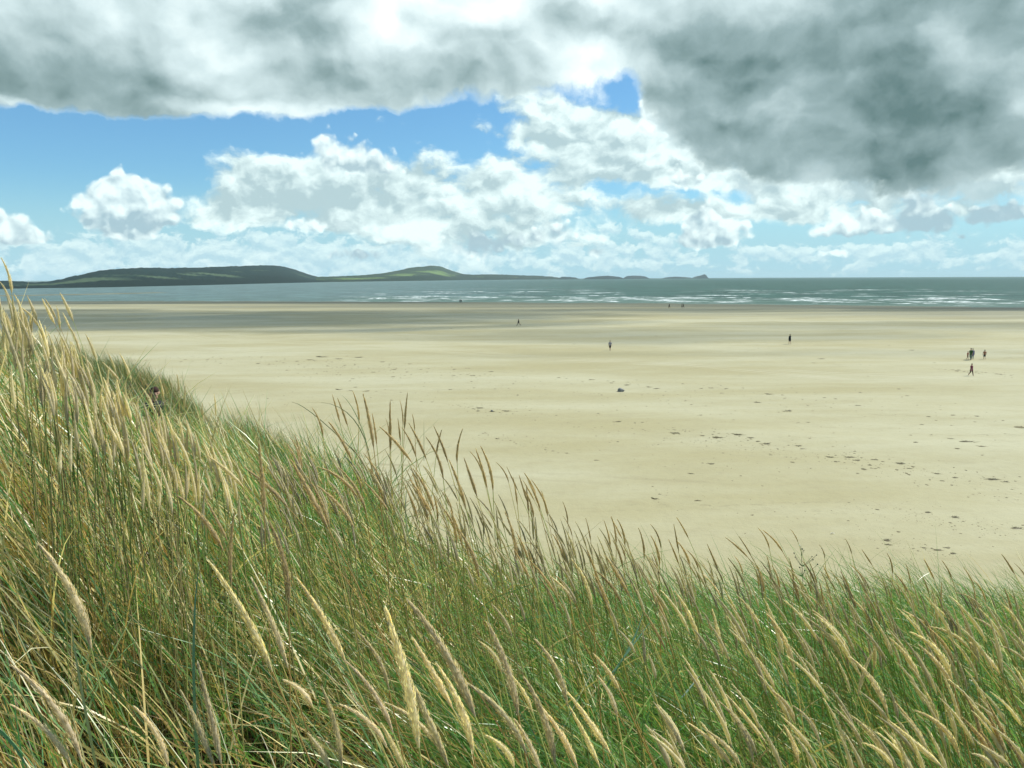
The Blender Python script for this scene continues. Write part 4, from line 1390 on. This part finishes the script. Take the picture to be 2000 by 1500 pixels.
def weed(top, D, buds, mat, r, label, pale=False, leafy=True):
    t = at(top[0], top[1], D)
    gz = float(dune_z(t.x + 0.02, D)[0])
    root = np.array((t.x + 0.06, D, gz))
    o = empty('weed_plant', tuple(root))
    main = np.array([root, root + (np.array(t) - root) * 0.5 + (0.01, 0, 0), np.array(t)])
    s = np.linspace(0, 1, 12)[:, None]
    C = (1 - s) ** 2 * main[0] + 2 * s * (1 - s) * main[1] + s ** 2 * main[2]
    sets = []
    v, f, *_ = tube(C, np.linspace(0.0028, 0.0014, 12), 5)
    sets.append((v - root, f, v * 0))
    for (bx, by) in buds:
        b = np.array(at(bx, by, D + gd.uniform(-0.03, 0.03)))
        i = int(np.clip(np.argmin(np.abs(C[:, 2] - (b[2] - 0.05))), 2, 11))
        a = C[i]
        mid = (a + b) / 2 + np.array((0, 0, -0.01))
        cc = (1 - s) ** 2 * a + 2 * s * (1 - s) * mid + s ** 2 * b
        v, f, *_ = tube(cc, np.full(12, 0.0011), 4)
        sets.append((v - root, f, v * 0))
        ball('flower' if mat is YEL else 'bud', Vector(b - root), r * gd.uniform(0.8, 1.2), mat, o, 0.75 if mat is YEL else 1.1)
    V, Fc, C2 = merge(*sets)
    mesh_obj('stem', V, Fc, WSTEM, o)
    if pale:
        ball('flower', t - Vector(root) + Vector((-0.008, 0, 0.004)), r * 1.1, PALE, o, 0.5)
    if leafy:
        n = 40
        ii = gd.integers(1, 10, n)
        P0 = C[ii] - root
        c = np.tile((0.07, 0.13, 0.05), (n, 1))
        V, Fc, Cc = blades(P0[:, 0], P0[:, 1], P0[:, 2], gd.uniform(0.02, 0.05, n), np.full(n, 0.007), gd.uniform(0, 6.28, n), gd.uniform(0.7, 1.2, n), gd.uniform(0, .6, n), c, c, 3, gd)
        mesh_obj('foliage', V, Fc, BLADE, o, colors=Cc)
    tag(o, label, 'weed')


weed((1564, 1066), 4.9, [(1567, 1072), (1570, 1075), (1551, 1080), (1553, 1088), (1586, 1087), (1588, 1093), (1595, 1084), (1597, 1102), (1562, 1108), (1572, 1114)],
     BUD, 0.0042, 'branching weed with dark round buds and one pale tip, on the crest', pale=True)
weed((1652, 1138), 4.6, [(1652, 1142), (1655, 1150), (1650, 1158)], BUD, 0.005, 'short dark budded weed among the grass at right of the pale-tipped one')
weed((1618, 1176), 4.2, [(1618, 1178), (1622, 1184), (1614, 1184), (1620, 1191)], YEL, 0.0045, 'small yellow-flowered weed in the grass, left of its twin')
weed((1695, 1178), 4.2, [(1695, 1180), (1699, 1186), (1691, 1187)], YEL, 0.004, 'small yellow-flowered weed in the grass, right of its twin')


# ------------------------------------------------------------------ people
_mats = {}


def cloth(col, rough=0.85):
    if col not in _mats:
        _mats[col] = simple_mat('cloth', col, rough, 0.25, 30, 0.2)
    return _mats[col]


SKIN = simple_mat('skin', (0.42, 0.25, 0.17), 0.55, 0.15, 30, 0.4)


def capsule_mesh(name, parts, mat, parent, voxel=0.013, smooth=4):
    """parts: (point a, point b, radius a, radius b, [squash]) fused into one continuous skin"""
    bm = bmesh.new()
    for p in parts:
        a, b, r1, r2 = Vector(p[0]), Vector(p[1]), p[2], p[3]
        sq = p[4] if len(p) > 4 else 1.0
        d = b - a
        L = max(d.length, 1e-4)
        q = d.to_track_quat('Z', 'Y').to_matrix() if d.length > 1e-4 else Matrix.Identity(3)
        prof = [(-r1, 0)] + [(-r1 * math.cos(R(t)), r1 * math.sin(R(t))) for t in (30, 60)] + [(0, r1)] + \
               [(L, r2)] + [(L + r2 * math.cos(R(t)), r2 * math.sin(R(t))) for t in (60, 30)] + [(L + r2, 0)]
        rings = []
        n = 14
        for z, r in prof:
            if r == 0:
                w = a + q @ Vector((0, 0, z))
                rings.append([bm.verts.new(w)])
            else:
                ring = []
                for i in range(n):
                    t = 2 * math.pi * i / n
                    w = q @ Vector((r * math.cos(t), r * math.sin(t), z))
                    w.y *= sq
                    ring.append(bm.verts.new(a + w))
                rings.append(ring)
        for A, B in zip(rings, rings[1:]):
            for i in range(n):
                if len(A) == 1:
                    bm.faces.new((A[0], B[(i + 1) % n], B[i]))
                elif len(B) == 1:
                    bm.faces.new((A[i], A[(i + 1) % n], B[0]))
                else:
                    bm.faces.new((A[i], A[(i + 1) % n], B[(i + 1) % n], B[i]))
    bmesh.ops.recalc_face_normals(bm, faces=bm.faces)
    me = bpy.data.meshes.new(name)
    bm.to_mesh(me)
    bm.free()
    me.materials.append(mat)
    o = bpy.data.objects.new(name, me)
    COL.objects.link(o)
    o.parent = parent
    rm = o.modifiers.new('skin', 'REMESH')
    rm.mode = 'VOXEL'
    rm.voxel_size = voxel
    rm.use_smooth_shade = True
    sm = o.modifiers.new('smooth', 'SMOOTH')
    sm.iterations = smooth
    sm.factor = 0.5
    return o


def hand(p, d, fwd, side):
    """palm, four bent fingers of different length and a thumb leaving the side of the palm"""
    d = d.normalized()
    acr = d.cross(fwd).normalized()
    curl = (d * 0.8 + fwd * 0.6).normalized()
    out = [(p, p + d * 0.075, 0.030, 0.034, 1.0)]
    for i, l in enumerate((0.068, 0.078, 0.072, 0.056)):
        b = p + d * 0.085 + acr * (i - 1.5) * 0.021
        m = b + d * l * 0.55
        out.append((b, m, 0.0092, 0.0088))
        out.append((m, m + curl * l * 0.45, 0.0088, 0.0080))
    tb = p + d * 0.03 - acr * 0.030
    tm = tb + (d * 0.6 - acr * 0.8 + fwd * 0.2).normalized() * 0.036
    out.append((tb, tm, 0.0125, 0.0105))
    out.append((tm, tm + (d * 0.95 - acr * 0.2).normalized() * 0.028, 0.0105, 0.009))
    return out


def person(feet, h, rz, label, top, bottom, hair, stride=0.0, style='shorts', arms=(0.1, 0.1), group=None, shoes=None, long_hair=False, lean=0.0,
           raise_arm=None, z=None, bag=None, look=0.0, D=None, top_len=0.0, sleeves=0.5):
    """a walking or standing figure, facing +x of its own frame turned by rz"""
    k = h / 1.75
    if D is None:
        x, y, gz = ground_hit(*feet)
    else:
        p = at(feet[0], feet[1], D)
        x, y, gz = p.x, p.y, z
    o = empty('person', (x, y, gz), rz)
    o.scale = (k, k, k)
    V = Vector
    hip = V((0, 0, 0.93))
    sh = V((lean * 0.5, 0, 1.42))
    body, shirt, legs, shoe = [], [], [], []
    for s, ph in ((1, stride), (-1, -stride)):
        hj = V((0, 0.095 * s, 0.90))
        knee = V((0.42 * math.sin(ph) + 0.05, 0.095 * s, 0.90 - 0.42 * math.cos(ph)))
        lo = ph * 0.9 - (0.35 if ph < 0 else 0.0)
        foot = knee + V((0.43 * math.sin(lo) - 0.03, 0, -0.43 * math.cos(lo)))
        foot.z = max(foot.z, 0.07)
        body += [(hj, knee, 0.082, 0.053), (knee, foot, 0.055, 0.036), (foot, foot + V((0.15, 0, -0.03)), 0.037, 0.030)]
        if style in ('trousers', 'leggings'):
            g = 0.014 if style == 'trousers' else 0.006
            legs += [(hj, knee, 0.095 + g, 0.064 + g), (knee, foot + V((0, 0, 0.05)), 0.062 + g, 0.045 + g)]
        elif style == 'shorts':
            legs += [(hj, hj.lerp(knee, 0.85), 0.10, 0.082)]
        elif style == 'swim':
            legs += [(hj, hj.lerp(knee, 0.25), 0.092, 0.085)]
        if shoes:
            shoe += [(foot + V((0, 0, -0.01)), foot + V((0.17, 0, -0.035)), 0.046, 0.038)]
        # arm
        a = arms[0] if s > 0 else arms[1]
        shj = sh + V((0, 0.185 * s, -0.03))
        if raise_arm == s:
            el_ = shj + V((0.22, 0.05 * s, -0.13))
            wr = el_ + V((0.10, -0.06 * s, 0.20))
        else:
            sw = -ph * 0.9
            el_ = shj + V((0.29 * math.sin(sw), 0.29 * math.sin(a), -0.29 * math.cos(a)))
            wr = el_ + V((0.26 * math.sin(sw + 0.35), 0.05 * s * 0, -0.25))
            el_.y = shj.y + abs(0.29 * math.sin(a)) * s
            wr.y = el_.y + 0.02 * s
        body += [(shj, el_, 0.050, 0.038), (el_, wr, 0.039, 0.026)]
        body += hand(wr, wr - el_, V((0.3, -s, 0)).normalized(), s)
        end = shj.lerp(el_, 0.75) if sleeves < 0.8 else None
        if sleeves > 0:
            if end is not None:
                shirt += [(shj, end, 0.064, 0.058)]
            else:
                shirt += [(shj, el_, 0.062, 0.052), (el_, el_.lerp(wr, 0.92), 0.052, 0.040)]
    body += [(hip + V((0, 0.06, 0)), hip + V((0, -0.06, 0)), 0.10, 0.10), (hip, V((lean * .25, 0, 1.15)), 0.125, 0.115), (V((lean * .25, 0, 1.15)), sh + V((0, 0, -0.08)), 0.12, 0.14),
             (sh + V((0, 0.12, -0.03)), sh + V((0, -0.12, -0.03)), 0.075, 0.075), (sh, sh + V((0.02 + lean * .1, 0, 0.11)), 0.058, 0.052)]
    hc = sh + V((0.035 + lean * 0.25, 0, 0.215))
    rot = Matrix.Rotation(look, 3, 'Z')
    H = lambda vx, vy, vz: hc + rot @ V((vx, vy, vz))
    body += [(H(-0.01, 0, 0.03), H(0.0, 0, 0.02), 0.092, 0.090), (H(0.02, 0, -0.03), H(0.035, 0, -0.075), 0.068, 0.045),
             (H(0.088, 0, 0.01), H(0.104, 0, -0.022), 0.010, 0.015), (H(0.0, 0.088, 0.01), H(0.0, 0.09, -0.02), 0.018, 0.014),
             (H(0.0, -0.088, 0.01), H(0.0, -0.09, -0.02), 0.018, 0.014), (H(0.080, 0.014, -0.055), H(0.080, -0.014, -0.055), 0.010, 0.010)]
    capsule_mesh('body', body, SKIN, o, 0.0085, 3)
    low = 0.93 - top_len
    shirt += [(V((0, 0.05, low)), V((lean * .25, 0.03, 1.15)), 0.135 + top_len * 0.12, 0.132), (V((0, -0.05, low)), V((lean * .25, -0.03, 1.15)), 0.135 + top_len * 0.12, 0.132),
              (V((lean * .25, 0, 1.15)), sh + V((0, 0, -0.08)), 0.137, 0.155),
              (sh + V((0, 0.13, -0.035)), sh + V((0, -0.13, -0.035)), 0.086, 0.086)]
    capsule_mesh('shirt', shirt, cloth(top), o, 0.012)
    if legs:
        legs += [(hip + V((0, 0.06, -0.02)), hip + V((0, -0.06, -0.02)), 0.118, 0.118), (hip, hip + V((0, 0, 0.08)), 0.13, 0.128)]
        capsule_mesh('shorts' if style in ('shorts', 'swim') else 'trousers', legs, cloth(bottom), o, 0.012)
    if shoe:
        capsule_mesh('shoes', shoe, cloth(shoes), o, 0.011)
    hr = [(H(-0.03, 0, 0.045), H(0.012, 0, 0.062), 0.092, 0.086), (H(-0.05, 0, 0.0), H(-0.05, 0, 0.04), 0.075, 0.08)]
    if long_hair:
        hr += [(H(-0.07, 0, 0.0), H(-0.08, 0, -0.16), 0.07, 0.045)]
    capsule_mesh('hair', hr, cloth(hair), o, 0.012)
    for s in (1, -1):
        e = ball('eye', H(0.078, 0.032 * s, 0.008), 0.011, cloth((0.02, 0.018, 0.015)), o)
    if bag:
        b = capsule_mesh('backpack', [(V((-0.17, 0.05, 1.08)), V((-0.17, 0.04, 1.32)), 0.10, 0.09), (V((-0.17, -0.05, 1.08)), V((-0.17, -0.04, 1.32)), 0.10, 0.09)], cloth(bag), o, 0.014)
    tag(o, label, 'person', group)
    return o


DK, BR = (0.02, 0.02, 0.022), (0.06, 0.035, 0.02)
person((1013, 636.5), 1.75, R(180), 'lone dark-clothed person striding to the left across the middle sand', DK, (0.02, 0.022, 0.02), DK, stride=0.52, style='leggings', shoes=DK, sleeves=1)
person((1191.5, 685), 1.72, R(250), 'person in a grey top and black shorts walking near the middle of the beach', (0.26, 0.25, 0.29), (0.015, 0.012, 0.015), BR,
       stride=0.34, arms=(0.35, 0.3), style='shorts', sleeves=.5, shoes=(0.10, 0.07, 0.06))
person((1542.5, 672.5), 1.80, R(100), 'person in a long black top with one elbow out, standing alone right of centre', (0.015, 0.022, 0.024), (0.012, 0.015, 0.015), (0.10, 0.085, 0.03), stride=0.12,
       raise_arm=-1, style='shorts', top_len=0.18, sleeves=1, long_hair=True)
person((1889.5, 702), 1.18, R(-30), 'small child in a red top standing at the left of the family group', (0.35, 0.10, 0.06), (0.10, 0.035, 0.03), (0.30, 0.16, 0.09), stride=0.12, style='shorts')
person((1895.5, 703.5), 1.74, R(-150), 'adult in a green top and pale trousers, tallest of the family group', (0.05, 0.11, 0.04), (0.20, 0.24, 0.19), (0.05, 0.045, 0.03), stride=0.10, style='trousers', top_len=0.1,
       arms=(0.1, 0.2))
person((1899, 702), 1.62, R(-120), 'person in a mauve-grey coat standing close behind the adult in green', (0.20, 0.18, 0.27), (0.24, 0.32, 0.30), (0.12, 0.12, 0.10), stride=0.08, style='trousers', top_len=0.25, sleeves=1)
person((1922.5, 702), 1.42, R(80), 'child in dark shorts with reddish arms, at the right end of the family group', (0.30, 0.13, 0.08), (0.03, 0.05, 0.04), BR, stride=0.08, style='shorts', arms=(0.35, 0.35), sleeves=0.5)
person((1896.5, 734), 1.50, R(-70), 'person in a maroon top walking towards the dunes in front of the family group', (0.22, 0.05, 0.08), (0.05, 0.02, 0.02), (0.10, 0.10, 0.05), stride=0.28, style='leggings', arms=(0.45, 0.15), top_len=.12)
person((1307, 601.5), 1.75, R(180), 'black-clothed person by the water, left of the close pair', DK, DK, DK, stride=0.4, style='trousers', sleeves=1, bag=(0.015, 0.02, 0.03))
person((1332, 601.3), 1.78, R(150), 'left one of the close pair of walkers in brown by the water', (0.06, 0.06, 0.03), (0.05, 0.05, 0.03), DK, stride=0.3, style='trousers', sleeves=1)
person((1335, 601.2), 1.70, R(160), 'right one of the close pair of walkers, in darker clothes, by the water', (0.03, 0.035, 0.02), (0.03, 0.035, 0.02), DK, stride=0.25, style='trousers', sleeves=1)
person((898.6, 591.2), 1.80, R(-90), 'black-clothed person at the far waterline, left of a greyer companion', (0.01, 0.01, 0.01), (0.01, 0.01, 0.01), DK, stride=0.1, style='trousers', sleeves=1)
person((901.2, 591.0), 1.55, R(-90), 'shorter grey-green person at the far waterline, right of the black-clothed one', (0.07, 0.09, 0.07), (0.06, 0.08, 0.06), DK, stride=0.3, style='trousers', sleeves=1)
# the walker in the hollow of the dunes
_p = at(298, 757, 17.0)
_gz = float(dune_z(_p.x, 17.0)[0])
person((296, 800), _p.z - _gz, R(-25), 'dark-haired person in a black top half hidden behind the dune grass at left', (0.02, 0.022, 0.03), (0.10, 0.03, 0.04), (0.05, 0.028, 0.022), stride=0.15, style='shorts',
       lean=0.12, look=R(-30), D=17.0, z=_gz, sleeves=.5)
print('WALKER height', _p.z - _gz, 'stalks', NSTALK)


# ------------------------------------------------------------------ unseen clouds placed so their shadows fall on the beach
def shade_clouds():
    m = bpy.data.materials.new('cloud_vapour')
    m.use_nodes = True
    k = NT(m.node_tree)
    v = k.n('ShaderNodeVolumePrincipled', {'Color': (0.95, 0.97, 1.0, 1), 'Density': 0.021, 'Anisotropy': 0.3})
    o_ = k.n('ShaderNodeOutputMaterial')
    k.t.links.new(v.outputs[0], o_.inputs['Volume'])
    HGT = 700.0
    off = Vector((sd.x, sd.y)) * (HGT / sd.z)
    bm = bmesh.new()
    # (x, y of the shade on the sand, half-width, half-depth, half-thickness)
    shades = [(-105, 252, 120, 58, 40), (-200, 290, 110, 46, 32), (-35, 215, 70, 32, 24), (25, 168, 60, 22, 9), (-10, 262, 60, 24, 20), (60, 185, 60, 12, 8), (165, 118, 90, 9, 6), (40, 128, 60, 7, 4),
              (150, 302, 200, 22, 20), (110, 195, 80, 20, 9), (190, 200, 90, 16, 9), (-260, 300, 100, 30, 26), (40, 300, 90, 20, 16), (150, 180, 50, 9, 6), (-150, 420, 160, 14, 22), (60, 340, 90, 9, 12)]
    for i, (x, y, a, b, c) in enumerate(shades):
        M = Matrix.Translation((x + off.x, y + off.y, HGT + (i % 3) * 4)) @ Matrix.Diagonal((a, b, c, 1))
        r = bmesh.ops.create_icosphere(bm, subdivisions=4, radius=1.0)
        for v_ in r['verts']:
            p = v_.co
            s = 1 + 0.40 * float(fbm(p.x * 3.1 + i * 7, p.y * 3.1 + p.z, 3, i))
            v_.co = M @ (p * s)
    me = bpy.data.meshes.new('clouds')
    bm.to_mesh(me)
    bm.free()
    me.materials.append(m)
    o = bpy.data.objects.new('clouds', me)
    COL.objects.link(o)
    tag(o, 'unseen low clouds above the picture, placed to shade the beach', 'clouds', kind='stuff')


shade_clouds()


# ------------------------------------------------------------------ sea air
def haze():
    bm = bmesh.new()
    bmesh.ops.create_cube(bm, size=1)
    me = bpy.data.meshes.new('haze')
    bm.to_mesh(me)
    bm.free()
    m = bpy.data.materials.new('haze')
    m.use_nodes = True
    k = NT(m.node_tree)
    v = k.n('ShaderNodeVolumePrincipled', {'Color': (0.80, 0.95, 1.0, 1), 'Density': HAZE, 'Anisotropy': 0.0})
    o_ = k.n('ShaderNodeOutputMaterial')
    k.t.links.new(v.outputs[0], o_.inputs['Volume'])
    me.materials.append(m)
    o = bpy.data.objects.new('haze', me)
    COL.objects.link(o)
    zmax, zmin = 150, -7.5
    o.location = (0, 12500, (zmax + zmin) / 2)
    o.scale = (54000, 29000, zmax - zmin)
    tag(o, 'thin pale sea haze', kind='stuff')


HAZE = 3.2e-5
haze()
